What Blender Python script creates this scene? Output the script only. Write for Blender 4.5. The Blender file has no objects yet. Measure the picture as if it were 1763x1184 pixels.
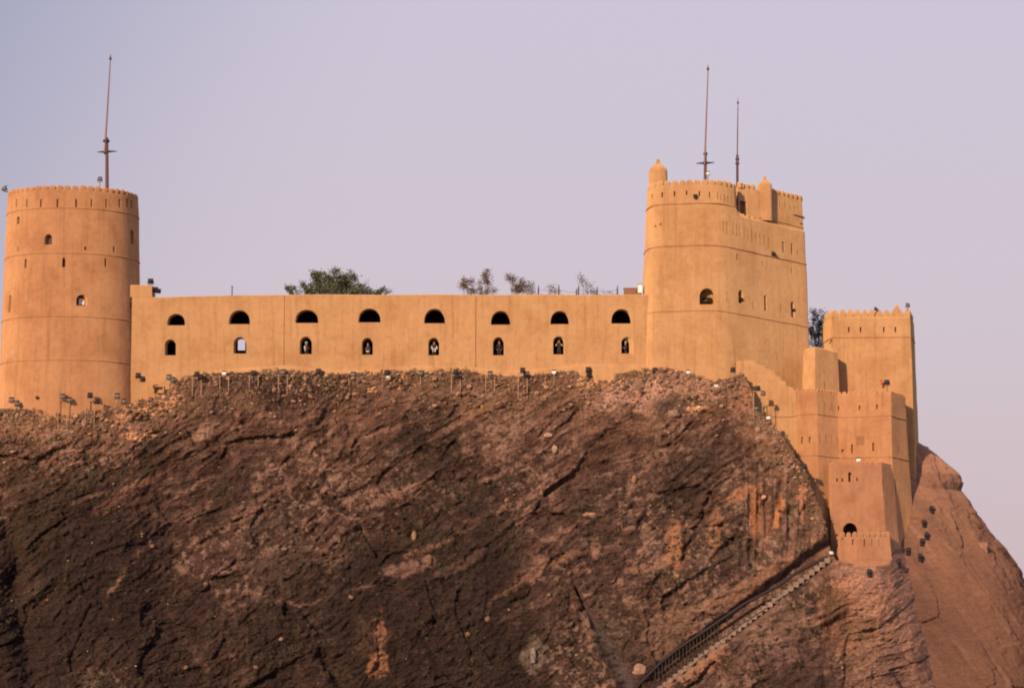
import bpy, bmesh, math, random
import numpy as np
from mathutils import Vector, Matrix
from mathutils.bvhtree import BVHTree

# ------------------------------------------------------------------ camera, sky, sun, exposure
SC = bpy.context.scene
F_PX, CX, CY, HORIZON = 4400.0, 881.5, 592.0, 1020.0
PITCH = math.atan((HORIZON - CY) / F_PX)
CAMZ = 12.0
SUN_AZ, SUN_EL = 25.0, 17.0        # degrees left of straight behind the viewer / above the horizon
cam = bpy.data.cameras.new('camera'); camo = bpy.data.objects.new('camera', cam)
SC.collection.objects.link(camo); SC.camera = camo
cam.sensor_width = 36; cam.lens = F_PX / 1763 * 36; cam.clip_start = 1; cam.clip_end = 20000
camo.location = (0, 0, CAMZ); camo.rotation_euler = (math.pi / 2 + PITCH, 0, 0)

W = bpy.data.worlds.new('World'); SC.world = W; W.use_nodes = True
nt = W.node_tree; nt.nodes.clear()
out = nt.nodes.new('ShaderNodeOutputWorld'); bg = nt.nodes.new('ShaderNodeBackground')
sky = nt.nodes.new('ShaderNodeTexSky'); sky.sky_type = 'NISHITA'; sky.sun_disc = False
sky.sun_elevation = math.radians(SUN_EL); sky.sun_rotation = math.radians(180 + SUN_AZ)
sky.dust_density = 4.0; sky.air_density = 1.0; sky.ozone_density = 2.0
geo = nt.nodes.new('ShaderNodeTexCoord'); sep = nt.nodes.new('ShaderNodeSeparateXYZ')
nt.links.new(geo.outputs['Generated'], sep.inputs[0])
def mth(op, a, b=None):
    n = nt.nodes.new('ShaderNodeMath'); n.operation = op
    for i, v in enumerate((a, b)):
        if v is None: continue
        if isinstance(v, (int, float)): n.inputs[i].default_value = v
        else: nt.links.new(v, n.inputs[i])
    return n.outputs[0]
ax = mth('SUBTRACT', mth('MULTIPLY', sep.outputs['X'], 1.0), mth('MULTIPLY', sep.outputs['Z'], 0.55))
mr = nt.nodes.new('ShaderNodeMapRange'); mr.interpolation_type = 'SMOOTHERSTEP'
mr.inputs['From Min'].default_value = -0.45; mr.inputs['From Max'].default_value = -0.12
nt.links.new(ax, mr.inputs['Value'])
hz = nt.nodes.new('ShaderNodeMix'); hz.data_type = 'RGBA'
hz.inputs[6].default_value = (3.3, 3.45, 5.0, 1)
hv = nt.nodes.new('ShaderNodeMix'); hv.data_type = 'RGBA'; hr = nt.nodes.new('ShaderNodeMapRange')
hr.inputs['From Min'].default_value = 0.02; hr.inputs['From Max'].default_value = 0.26; nt.links.new(sep.outputs['Z'], hr.inputs['Value']); nt.links.new(hr.outputs[0], hv.inputs[0])
hv.inputs[6].default_value = (7.35, 5.9, 6.3, 1); hv.inputs[7].default_value = (6.9, 6.25, 7.5, 1); nt.links.new(hv.outputs[2], hz.inputs[7])
nt.links.new(mr.outputs[0], hz.inputs[0])
mx = nt.nodes.new('ShaderNodeMix'); mx.data_type = 'RGBA'; mx.inputs[0].default_value = 0.82
nt.links.new(sky.outputs[0], mx.inputs[6]); nt.links.new(hz.outputs[2], mx.inputs[7])
nt.links.new(mx.outputs[2], bg.inputs[0]); bg.inputs[1].default_value = 0.1
nt.links.new(bg.outputs[0], out.inputs[0])

sun = bpy.data.lights.new('sun', 'SUN'); suno = bpy.data.objects.new('sun', sun); SC.collection.objects.link(suno)
sun.energy = 5.0; sun.angle = math.radians(0.8); sun.color = (1.0, 0.70, 0.44)
_az, _el = math.radians(SUN_AZ), math.radians(SUN_EL)
SUNV = Vector((-math.sin(_az) * math.cos(_el), -math.cos(_az) * math.cos(_el), math.sin(_el)))
suno.rotation_euler = SUNV.to_track_quat('Z', 'Y').to_euler()
suno.location = (-60, -60, 90)
SC.view_settings.view_transform = 'Standard'; SC.view_settings.look = 'None'
SC.view_settings.exposure = 0.0; SC.view_settings.gamma = 1.0; SC.view_settings.use_curve_mapping = False
SC.render.engine = 'CYCLES'
SC.cycles.filter_width = 2.0
SC.cycles.max_bounces = 6; SC.cycles.diffuse_bounces = 3

# ------------------------------------------------------------------ helpers
CP, SP = math.cos(PITCH), math.sin(PITCH)
def P(px, py, Y):
    "the world point at depth Y seen at photo pixel (px, py)"
    u = (px - CX) / F_PX; v = (CY - py) / F_PX
    k = Y / (CP - v * SP)
    return Vector((u * k, Y, CAMZ + (SP + v * CP) * k))
def Pn(px, py, Y):
    u = (px - CX) / F_PX; v = (CY - py) / F_PX
    k = Y / (CP - v * SP)
    return u * k, Y, CAMZ + (SP + v * CP) * k
def proj(x, y, z):
    zz = z - CAMZ
    d = y * CP + zz * SP
    return CX + F_PX * x / d, CY - F_PX * (-y * SP + zz * CP) / d
def M(pxs, Y): return pxs * Y / F_PX

def hash3(i, j, k, s):
    h = (i * 374761393 + j * 668265263 + k * 1274126177 + s * 362437) & 0xFFFFFFFF
    h = ((h ^ (h >> 13)) * 1274126177) & 0xFFFFFFFF
    h = (h ^ (h >> 16)) & 0xFFFFFF
    return h / float(0xFFFFFF)
def vnoise(x, y, z, s=0):
    xi = np.floor(x).astype(np.int64); yi = np.floor(y).astype(np.int64); zi = np.floor(z).astype(np.int64)
    fx, fy, fz = x - xi, y - yi, z - zi
    fx = fx * fx * (3 - 2 * fx); fy = fy * fy * (3 - 2 * fy); fz = fz * fz * (3 - 2 * fz)
    r = 0
    for a in (0, 1):
        for b in (0, 1):
            for c in (0, 1):
                w = (fx if a else 1 - fx) * (fy if b else 1 - fy) * (fz if c else 1 - fz)
                r = r + w * hash3(xi + a, yi + b, zi + c, s)
    return r * 2 - 1
def fbm(x, y, z, o=4, s=0, g=0.5):
    r = 0; a = 1; t = 0
    for i in range(o):
        r = r + a * vnoise(x, y, z, s + i * 17); t += a
        x = x * 2.03 + 11.3; y = y * 2.03 + 5.7; z = z * 2.03 + 3.1; a *= g
    return r / t
def ridged(x, y, z, o=4, s=0, g=0.5):
    r = 0; a = 1; t = 0
    for i in range(o):
        n = 1 - np.abs(vnoise(x, y, z, s + i * 17)); r = r + a * n * n; t += a
        x = x * 2.07 + 9.3; y = y * 2.07 + 4.7; z = z * 2.07 + 7.1; a *= g
    return r / t
def voro(x, y, s=0):
    "2D cells: distance to nearest, second minus nearest, cell value"
    xi = np.floor(x).astype(np.int64); yi = np.floor(y).astype(np.int64)
    d1 = np.full(x.shape, 9.0); d2 = np.full(x.shape, 9.0); cv = np.zeros(x.shape)
    for a in (-1, 0, 1):
        for b in (-1, 0, 1):
            cx = xi + a; cy = yi + b
            qx = cx + hash3(cx, cy, cx * 0, s); qy = cy + hash3(cx, cy, cx * 0 + 1, s)
            d = np.hypot(x - qx, y - qy); v = hash3(cx, cy, cx * 0 + 2, s)
            new = d < d1
            d2 = np.where(new, d1, np.minimum(d2, d)); cv = np.where(new, v, cv); d1 = np.where(new, d, d1)
    return d1, d2 - d1, cv
def facets(x, y, s=0, g=1.0):
    "angular blocks: every cell is a plane tilted its own way and set at its own height"
    xi = np.floor(x).astype(np.int64); yi = np.floor(y).astype(np.int64)
    d1 = np.full(x.shape, 9.0); r = np.zeros(x.shape)
    for a in (-1, 0, 1):
        for b in (-1, 0, 1):
            cx = xi + a; cy = yi + b; z0 = cx * 0
            qx = cx + hash3(cx, cy, z0, s); qy = cy + hash3(cx, cy, z0 + 1, s)
            ux, uy = x - qx, y - qy; d = np.abs(ux) * .8 + np.abs(uy) + .35 * np.hypot(ux, uy)
            v = (hash3(cx, cy, z0 + 2, s) - .5) + g * (ux * (hash3(cx, cy, z0 + 3, s) * 2 - 1) + uy * (hash3(cx, cy, z0 + 4, s) * 2 - 1))
            new = d < d1; r = np.where(new, v, r); d1 = np.where(new, d, d1)
    return r
def sstep(a, b, x):
    t = np.clip((x - a) / (b - a), 0, 1); return t * t * (3 - 2 * t)

COL = SC.collection
def link(name, me, parent=None, mat=None):
    o = bpy.data.objects.new(name, me); COL.objects.link(o)
    if mat is not None and me is not None and not me.materials: me.materials.append(mat)
    if parent is not None: o.parent = parent
    return o
def thing(name, label, cat, loc=(0, 0, 0), rz=0, group=None):
    o = bpy.data.objects.new(name, None); COL.objects.link(o)
    o.location = loc; o.rotation_euler = (0, 0, rz); o['label'] = label; o['category'] = cat
    if group: o['group'] = group
    return o
def tag(o, label=None, cat=None, group=None, kind=None):
    if label: o['label'] = label
    if cat: o['category'] = cat
    if group: o['group'] = group
    if kind: o['kind'] = kind
    return o
def part(name, me, parent, mat=None):
    "child given in world coordinates under an unrotated thing"
    o = link(name, me, parent, mat)
    o.matrix_parent_inverse = Matrix.Translation(parent.location).inverted() if parent.rotation_euler.z == 0 else (Matrix.Translation(parent.location) @ Matrix.Rotation(parent.rotation_euler.z, 4, 'Z')).inverted()
    return o
def mesh_np(name, V, Fc, smooth=True, sharp=None):
    me = bpy.data.meshes.new(name)
    me.from_pydata([tuple(v) for v in V], [], [tuple(f) for f in Fc]); me.update()
    if smooth:
        me.polygons.foreach_set('use_smooth', [True] * len(me.polygons))
        if sharp is not None: me.set_sharp_from_angle(angle=math.radians(sharp))
    return me
def bm_mesh(name, bm, smooth=False, sharp=40):
    bmesh.ops.recalc_face_normals(bm, faces=bm.faces)
    me = bpy.data.meshes.new(name); bm.to_mesh(me); bm.free()
    if smooth:
        me.polygons.foreach_set('use_smooth', [True] * len(me.polygons)); me.set_sharp_from_angle(angle=math.radians(sharp))
    return me
def add_box(bm, c, s, rot=None, bev=0):
    r = bmesh.ops.create_cube(bm, size=1)
    m = Matrix.Translation(c) @ (rot if rot is not None else Matrix()) @ Matrix.Diagonal((*s, 1))
    bmesh.ops.transform(bm, matrix=m, verts=r['verts'])
    if bev: bmesh.ops.bevel(bm, geom=list({e for v in r['verts'] for e in v.link_edges}), offset=bev, segments=1, affect='EDGES')
def add_tube(bm, pts, rad, n=8):
    pts = [Vector(p) for p in pts]
    rads = rad if isinstance(rad, (list, tuple)) else [rad] * len(pts)
    rings = []
    for i, p in enumerate(pts):
        d = (pts[min(i + 1, len(pts) - 1)] - pts[max(i - 1, 0)]).normalized()
        a = d.orthogonal().normalized() if abs(d.z) > .9 else d.cross(Vector((0, 0, 1))).normalized()
        if rings and a.dot(pa) < 0: a = -a
        pa = a; b = d.cross(a)
        rings.append([bm.verts.new(p + (a * math.cos(t) + b * math.sin(t)) * rads[i]) for t in (2 * math.pi * k / n for k in range(n))])
    for r0, r1 in zip(rings, rings[1:]):
        for k in range(n): bm.faces.new((r0[k], r0[(k + 1) % n], r1[(k + 1) % n], r1[k]))
    bm.faces.new(rings[0][::-1]); bm.faces.new(rings[-1])
def add_lathe(bm, prof, c=(0, 0, 0), n=16):
    rings = []
    for r, z in prof:
        if r < 1e-4: rings.append([bm.verts.new((c[0], c[1], c[2] + z))])
        else: rings.append([bm.verts.new((c[0] + r * math.cos(2 * math.pi * k / n), c[1] + r * math.sin(2 * math.pi * k / n), c[2] + z)) for k in range(n)])
    for a, b in zip(rings, rings[1:]):
        for k in range(n):
            q = [a[k % len(a)], a[(k + 1) % len(a)], b[(k + 1) % len(b)], b[k % len(b)]]
            u = []
            for v in q:
                if v not in u: u.append(v)
            if len(u) > 2: bm.faces.new(u)
    for r in (rings[0][::-1], rings[-1]):
        if len(r) > 2: bm.faces.new(r)

# ------------------------------------------------------------------ materials
def new_mat(name):
    m = bpy.data.materials.new(name); m.use_nodes = True; n = m.node_tree; n.nodes.clear()
    o = n.nodes.new('ShaderNodeOutputMaterial'); return m, n, o
def nz(n, vec, scale, det=4, rough=.6, dist=0.0):
    t = n.nodes.new('ShaderNodeTexNoise'); t.inputs['Scale'].default_value = scale; t.inputs['Detail'].default_value = det
    t.inputs['Roughness'].default_value = rough; t.inputs['Distortion'].default_value = dist
    if vec is not None: n.links.new(vec, t.inputs['Vector'])
    return t.outputs['Fac']
def ramp(n, fac, stops):
    r = n.nodes.new('ShaderNodeValToRGB'); e = r.color_ramp.elements
    while len(e) < len(stops): e.new(.5)
    for q, (p, c) in zip(e, stops): q.position = p; q.color = (*c, 1)
    n.links.new(fac, r.inputs[0]); return r.outputs[0]
def mixc(n, fac, a, b, mode='MIX'):
    m = n.nodes.new('ShaderNodeMix'); m.data_type = 'RGBA'; m.blend_type = mode
    for i, v in ((0, fac), (6, a), (7, b)):
        if isinstance(v, (int, float)): m.inputs[i].default_value = v
        elif isinstance(v, tuple): m.inputs[i].default_value = (*v, 1)
        else: n.links.new(v, m.inputs[i])
    return m.outputs[2]
def mapping(n, vec, scale):
    m = n.nodes.new('ShaderNodeMapping'); m.inputs['Scale'].default_value = scale; n.links.new(vec, m.inputs[0]); return m.outputs[0]
def mud(name, base, dark, light, bump=.25):
    m, n, o = new_mat(name)
    g = n.nodes.new('ShaderNodeNewGeometry'); pos = g.outputs['Position']
    a = nz(n, pos, .35, 5, .6, .4); b = nz(n, pos, 2.2, 4, .65); c = nz(n, mapping(n, pos, (2.6, 2.6, .13)), 1.0, 5, .65)
    d = nz(n, pos, 14, 3, .7)
    base, dark, light = (tuple(q * k for q, k in zip(c_, (.88, .885, .885))) for c_ in (base, dark, light))
    col = ramp(n, a, ((.32, dark), (.5, base), (.70, light)))
    col = mixc(n, .55, col, ramp(n, b, ((.3, (.80, .78, .76)), (.5, (1, 1, 1)), (.72, (1.10, 1.10, 1.12)))), 'MULTIPLY')
    col = mixc(n, .8, col, ramp(n, c, ((.28, (.78, .73, .68)), (.47, (1, 1, 1)), (.75, (1.06, 1.07, 1.09)))), 'MULTIPLY')
    col = mixc(n, .5, col, ramp(n, d, ((.3, (.86, .85, .84)), (.6, (1.08, 1.08, 1.08)))), 'MULTIPLY')
    # pits and worn patches
    w = nz(n, pos, .9, 6, .72, .8)
    col = mixc(n, ramp(n, w, ((.58, (0, 0, 0)), (.72, (.34, .34, .34)))), col, (dark[0] * .84, dark[1] * .8, dark[2] * .78))
    bd = n.nodes.new('ShaderNodeBsdfDiffuse'); bd.inputs['Roughness'].default_value = 1.0
    n.links.new(col, bd.inputs['Color'])
    bp = n.nodes.new('ShaderNodeBump'); bp.inputs['Strength'].default_value = bump; bp.inputs['Distance'].default_value = .12
    h = n.nodes.new('ShaderNodeMath'); h.operation = 'ADD'; n.links.new(b, h.inputs[0])
    h2 = n.nodes.new('ShaderNodeMath'); h2.operation = 'MULTIPLY'; n.links.new(d, h2.inputs[0]); h2.inputs[1].default_value = .35
    n.links.new(h2.outputs[0], h.inputs[1]); n.links.new(h.outputs[0], bp.inputs['Height'])
    n.links.new(bp.outputs[0], bd.inputs['Normal']); n.links.new(bd.outputs[0], o.inputs[0])
    return m
def simple(name, col, rough=.6, metal=0, var=.25, scale=8):
    m, n, o = new_mat(name)
    g = n.nodes.new('ShaderNodeNewGeometry'); f = nz(n, g.outputs['Position'], scale, 4, .6)
    lo = tuple(c * (1 - var) for c in col); hi = tuple(min(1, c * (1 + var)) for c in col)
    b = n.nodes.new('ShaderNodeBsdfPrincipled'); b.inputs['Roughness'].default_value = rough; b.inputs['Metallic'].default_value = metal
    n.links.new(ramp(n, f, ((.3, lo), (.7, hi))), b.inputs['Base Color']); n.links.new(b.outputs[0], o.inputs[0])
    return m
def rockmat(name, bump=.7, con=1.0):
    "albedo comes from the rock colour attribute, broken up by grain, lichen and fine strata"
    m, n, o = new_mat(name)
    at = n.nodes.new('ShaderNodeAttribute'); at.attribute_name = 'rock'
    g = n.nodes.new('ShaderNodeNewGeometry'); pos = g.outputs['Position']
    mp = n.nodes.new('ShaderNodeMapping'); mp.inputs['Rotation'].default_value = (0, math.radians(33), 0)
    mp.inputs['Scale'].default_value = (.45, 1, 2.6); n.links.new(pos, mp.inputs[0])
    s1 = nz(n, mp.outputs[0], 1.3, 6, .7, .6); s2 = nz(n, pos, 4.5, 5, .75, .3); s3 = nz(n, pos, 17, 3, .7)
    col = mixc(n, .9 * con, at.outputs['Color'], ramp(n, s1, ((.30, (.62, .60, .60)), (.5, (.95, .95, .95)), (.72, (1.35, 1.32, 1.3)))), 'MULTIPLY')
    col = mixc(n, .9 * con, col, ramp(n, s2, ((.30, (.60, .58, .58)), (.52, (.95, .95, .95)), (.70, (1.75, 1.68, 1.62)))), 'MULTIPLY')
    col = mixc(n, .9 * con, col, ramp(n, s3, ((.34, (.55, .55, .55)), (.5, (1, 1, 1)), (.66, (1.7, 1.65, 1.6)))), 'MULTIPLY')
    bd = n.nodes.new('ShaderNodeBsdfDiffuse'); bd.inputs['Roughness'].default_value = 1.0; n.links.new(col, bd.inputs['Color'])
    bp = n.nodes.new('ShaderNodeBump'); bp.inputs['Strength'].default_value = bump; bp.inputs['Distance'].default_value = .25
    h = n.nodes.new('ShaderNodeMath'); h.operation = 'ADD'; n.links.new(s2, h.inputs[0]); n.links.new(s1, h.inputs[1])
    n.links.new(h.outputs[0], bp.inputs['Height']); n.links.new(bp.outputs[0], bd.inputs['Normal']); n.links.new(bd.outputs[0], o.inputs[0])
    return m
MUD = mud('mud_plaster', (.575, .345, .178), (.510, .288, .143), (.610, .378, .200))
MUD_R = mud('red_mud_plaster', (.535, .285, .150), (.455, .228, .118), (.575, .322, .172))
MUD_L = mud('shaded_mud_plaster', (.450, .236, .140), (.385, .195, .115), (.500, .270, .160))  # darker copy for the low walls, their shade painted into the mud
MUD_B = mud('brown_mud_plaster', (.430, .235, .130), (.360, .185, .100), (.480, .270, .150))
CORD = mud('weathered_shaded_ledge', (.44, .235, .13), (.36, .185, .105), (.50, .275, .155))  # grimy ledge mud, its dark tone also painting the ledges' shadow lines
ROCK = rockmat('rock'); NOSE = rockmat('smooth_rock', .3, .42)
STONE = rockmat('loose_stone', .3)
DARKMETAL = simple('dark_metal', (.035, .028, .03), .5, .3)
RUST = simple('rust_paint', (.095, .034, .026), .6)
PINKPAINT = simple('faded_mast_paint', (.20, .10, .085), .6)
GREYMETAL = simple('grey_metal', (.20, .17, .15), .5, .3)
POSTMETAL = simple('sandy_pipe', (.34, .21, .13), .6)
WHITE = simple('white_paint', (.78, .76, .74), .5, 0, .05)
WOOD = simple('old_wood', (.06, .032, .02), .7)
BOXBROWN = simple('brown_panel', (.22, .09, .06), .7)
GLASS = simple('lamp_glass', (.10, .10, .11), .15, 0, .1)
IRON = simple('cannon_iron', (.03, .022, .02), .45, .4)
RED = simple('red_paint', (.50, .08, .04), .6)
SKIN = simple('skin', (.30, .15, .09), .6, 0, .1)
CLOTH_D = simple('dark_cloth', (.018, .014, .018), .9)
CLOTH_W = simple('white_cloth', (.72, .70, .72), .9, 0, .05)
CLOTH_B = simple('blue_grey_cloth', (.35, .42, .50), .9, 0, .1)
HAIR = simple('hair', (.015, .01, .008), .8)
TEAL = simple('teal_cloth', (.22, .36, .36), .9, 0, .1)
LEAF = simple('tree_leaf', (.060, .075, .030), .7, 0, .45, 3)
LEAF_D = simple('dry_leaf', (.130, .080, .040), .8, 0, .4, 3)
LEAF_G = simple('grey_leaf', (.055, .055, .045), .8, 0, .4, 3)
BARK = simple('bark', (.12, .075, .05), .9)
SCRUB = simple('scrub', (.085, .060, .030), .9, 0, .5, 1)
TREAD = simple('pale_tread', (.21, .145, .11), .8, 0, .35, 3)
# ------------------------------------------------------------------ terrain
CONTACT = [(-160, 702), (0, 703), (60, 706), (120, 710), (200, 703), (232, 692), (262, 684), (290, 676), (302, 662), (318, 650), (335, 644),
           (420, 641), (460, 637), (487, 635), (540, 641), (580, 645), (610, 642), (660, 638), (690, 634), (740, 640), (790, 634), (812, 636), (834, 647),
           (900, 648), (955, 642), (985, 637), (1010, 652), (1047, 657), (1062, 643), (1110, 636), (1150, 633), (1180, 641), (1230, 656),
           (1262, 650), (1277, 641), (1292, 668), (1302, 706), (1330, 727), (1350, 757), (1364, 778), (1385, 812), (1400, 850), (1415, 882),
           (1424, 920), (1431, 950), (1440, 964), (1490, 975), (1530, 973), (1545, 944), (1575, 928), (1640, 930), (1800, 940)]
_cx = np.array([c[0] for c in CONTACT], float); _cy = np.array([c[1] for c in CONTACT], float)
def contact(px): return np.interp(px, _cx, _cy)
def stair_line(px): return 1184 - (px - 1132) * (1184 - 957) / (1432 - 1132.0)      # outer rail of the stair, photo pixels
PATCHES = [  # px, py, rx, ry, angle, colour, strength: rock of another kind
    (1160, 945, 15, 44, 5, (.30, .155, .085), .85), (1233, 915, 13, 44, -8, (.28, .145, .085), .75), (1300, 890, 10, 40, 0, (.38, .17, .08), .6),
    (1283, 850, 38, 14, 25, (.34, .17, .10), .7), (1340, 880, 8, 26, -15, (.42, .20, .10), .9), (1318, 905, 12, 40, 0, (.26, .13, .08), .5),
    (655, 1085, 11, 34, -5, (.27, .14, .085), .8), (640, 1100, 34, 40, 0, (.15, .09, .06), .4), (652, 1140, 20, 22, 0, (.32, .16, .09), .7),
    (700, 975, 46, 14, 20, (.25, .15, .12), .6), (780, 975, 60, 12, 25, (.20, .12, .10), .5), (225, 845, 80, 13, 28, (.19, .10, .075), .6),
    (260, 695, 52, 17, 10, (.62, .33, .17), .95), (215, 715, 15, 30, 10, (.52, .28, .16), .8), (238, 750, 26, 6, 0, (.66, .38, .20), .95),
    (1035, 655, 42, 13, 0, (.60, .34, .18), .9), (1090, 672, 75, 28, 8, (.42, .26, .20), .85), (1200, 660, 50, 28, 0, (.40, .24, .17), .7),
    (1195, 703, 24, 5, 0, (.50, .28, .17), .9), (1300, 660, 30, 60, -30, (.40, .21, .13), .7), (40, 735, 70, 20, 0, (.34, .18, .11), .6),
    (470, 925, 80, 80, 30, (.13, .09, .07), .35), (350, 745, 30, 14, 20, (.34, .22, .16), .7),
    (1130, 970, 60, 9, 12, (.26, .14, .09), .5), (930, 985, 100, 8, 32, (.22, .13, .09), .6), (830, 700, 80, 8, 30, (.28, .16, .10), .6),
    (470, 850, 90, 8, 35, (.22, .13, .10), .5), (680, 850, 70, 7, 25, (.28, .16, .12), .6), (940, 835, 80, 7, 35, (.22, .13, .10), .6),
    (920, 1130, 20, 34, 0, (.22, .17, .14), .6), (1150, 1090, 60, 60, 0, (.20, .12, .08), .5), (1490, 1010, 55, 34, 0, (.36, .18, .11), .75),
    (1470, 1060, 60, 60, 0, (.30, .15, .09), .6), (1330, 1080, 70, 60, 0, (.22, .14, .11), .5), (1222, 1142, 48, 14, 38, (.30, .155, .10), .8),
    (1300, 1000, 95, 15, 35, (.26, .14, .09), .6), (1385, 740, 22, 40, -25, (.36, .19, .12), .7), (1390, 830, 14, 60, -15, (.36, .18, .11), .8),
]
def patches(px, py, base):
    wx = fbm(px * .03, py * .03, px * 0, 3, 301) * 16; wy = fbm(px * .03, py * .03, px * 0 + 7, 3, 302) * 16
    fine = fbm(px * .14, py * .14, px * 0, 3, 303)
    for (cx, cy, rx, ry, an, c, st) in PATCHES:
        a = math.radians(an); dx = px + wx * min(1, rx / 30) - cx; dy = -(py + wy * min(1, ry / 30) - cy)
        u = (dx * math.cos(a) + dy * math.sin(a)) / rx; v = (-dx * math.sin(a) + dy * math.cos(a)) / ry
        r = np.sqrt(u * u + v * v) + fine * .5
        w = (st * (1 - sstep(.65, 1.15, r)))[..., None]
        base = base * (1 - w) + np.array(c) * w
    return base
def grid_faces(n, m):
    i = np.arange(n - 1)[:, None] * m + np.arange(m - 1)[None]
    return np.stack([i, i + 1, i + m + 1, i + m], -1).reshape(-1, 4)
def big_mesh(name, V, Fq, colr, mat):
    me = bpy.data.meshes.new(name)
    me.vertices.add(len(V)); me.vertices.foreach_set('co', V.astype(np.float32).ravel())
    me.loops.add(Fq.size); me.loops.foreach_set('vertex_index', Fq.astype(np.int32).ravel())
    me.polygons.add(len(Fq)); me.polygons.foreach_set('loop_start', np.arange(0, Fq.size, 4, dtype=np.int32))
    me.update(calc_edges=True); me.validate()
    at = me.color_attributes.new('rock', 'FLOAT_COLOR', 'POINT')
    at.data.foreach_set('color', np.concatenate([colr, np.ones((len(colr), 1))], 1).astype(np.float32).ravel())
    me.polygons.foreach_set('use_smooth', [True] * len(me.polygons))
    me.materials.append(mat)
    return me

def cliff_base(px, py):
    Y = 219.75 - .38 * (py - 640) * .05
    Y = Y - 1.9 * (1 - sstep(205, 300, px)) * (1 - .25 * sstep(720, 860, py))                 # ground in front of the round tower
    Y = Y - .9 * sstep(1300, 1440, px) * sstep(760, 960, py) * 0
    Y = Y - 2.5 * sstep(1105, 1140, px) * (1 - sstep(760, 930, py))
    edge = 1505 + (py - 960) * .33
    Y = Y + 11 * sstep(0, 110, px - edge) + .5 * sstep(-60, 0, px - edge)
    sl = stair_line(px)
    fade = sstep(1080, 1150, px) * (1 - sstep(1500, 1560, px))
    Y = Y - (1.9 * sstep(2, 16, py - sl)) * fade                                              # buttress below the stair
    Y = Y + 1.5 * fade * sstep(-46, -26, py - sl) * (1 - sstep(2, 16, py - sl)) * (1 - .0 * px) # the ledge it is cut into
    # dark cleft lower middle
    cxl = 990 + (py - 1010) * .55 ; hw = 2 + np.clip(py - 1010, 0, 400) * .07
    cl = np.exp(-((px - cxl) / (hw * 1.3)) ** 4) * sstep(1000, 1020, py)
    Y = Y + .55 * cl
    return Y, cl
def ledge_mask(px, py):
    sl = stair_line(px); fade = sstep(1080, 1150, px) * (1 - sstep(1470, 1530, px))
    return fade * sstep(-50, -30, py - sl) * (1 - sstep(8, 22, py - sl))

NX, NY = 1080, 400
pxs = np.linspace(-150, 1700, NX)
js = np.arange(NY) / (NY - 1.0)
PXg, Jg = np.meshgrid(pxs, js, indexing='ij')
CYg = contact(PXg); PYg = CYg + (1300 - CYg) * Jg
Xm, Zm = PXg * .05, -PYg * .05
base, cleft = cliff_base(PXg, PYg)
dep = (PYg - CYg) * .05
a = math.radians(31)
U = Xm * math.cos(a) + Zm * math.sin(a); V_ = -Xm * math.sin(a) + Zm * math.cos(a)
wob = fbm(Xm * .16, Zm * .16, Xm * 0, 3, 5) * 1.2
V2 = V_ + wob; U2 = U + fbm(Xm * .2, Zm * .2, Xm * 0, 2, 6)
low = fbm(Xm * .07, Zm * .09, Xm * 0 + 3, 3, 11)
r1 = ridged(U2 * .085, V2 * .30, Xm * 0, 4, 21)
r2 = ridged(U2 * .30, V2 * .95, Xm * 0 + 2, 4, 31)
d1, ed, cv = voro(U2 * .42, V2 * .85, 41)
e1, ee, ev = voro(U2 * 1.3 + 3, V2 * 2.2, 43)
b1, eb, bv = voro(Xm * .20 + wob * .12, Zm * .17, 47)
fine = fbm(Xm * 1.6, Zm * 1.9, Xm * 0, 4, 51, .6)
fine2 = ridged(Xm * 3.2, Zm * 3.6, Xm * 0, 3, 61, .6)
flm = sstep(1240, 1290, PXg) * (1 - sstep(1440, 1470, PXg)) * sstep(790, 850, PYg) * (1 - sstep(960, 1000, PYg))      # vertical flutes
slope = np.clip((PYg - CYg) / 60, 0, 1)
rock_amt = (.25 + .75 * slope)
lowr = sstep(780, 1000, PYg)
f1 = facets(U2 * .16 + .3 * low, V2 * .26, 501, .9); f2 = facets(U2 * .42, V2 * .80 + .2 * low, 503, 1.0); f3 = facets(U2 * 1.1 + .3 * fbm(Xm, Zm, Xm * 0, 2, 9), V2 * 1.9, 505, 1.0); f4 = facets(Xm * 2.6, Zm * 2.9, 507, 1.0)
vf = facets(Xm * .45 + .4 * low, Zm * .16, 509, 1.0)
r3 = ridged(U2 * 1.0 + 5, V2 * 2.6, Xm * 0 + 4, 3, 35)
patchy = sstep(-.25, .35, fbm(Xm * .13, Zm * .13, Xm * 0, 2, 57))
D = rock_amt * (1.4 * low + .9 * (r1 - .5) * slope + .35 * (r2 - .5) + .22 * (r3 - .5) + slope * 1.0 * .75 * f1 * (.5 + .5 * patchy) + .30 * f2 * (.3 + .7 * patchy) + .15 * f3 + .10 * f4
     + .4 * vf * lowr * sstep(500, 700, PXg)) + .24 * fine * (.5 + .5 * slope) + .22 * (fine2 - .5) + slope * .30 * (ridged(U2 * .45, V2 * 2.2, Xm * 0 + 3, 4, 601, .7) - .5)
flute = ridged(Xm * 1.5 + wob * .3, Zm * .14, Xm * 0, 3, 71)
D = D * (1 - .6 * flm) + flm * (flute - .5) * .9
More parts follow.
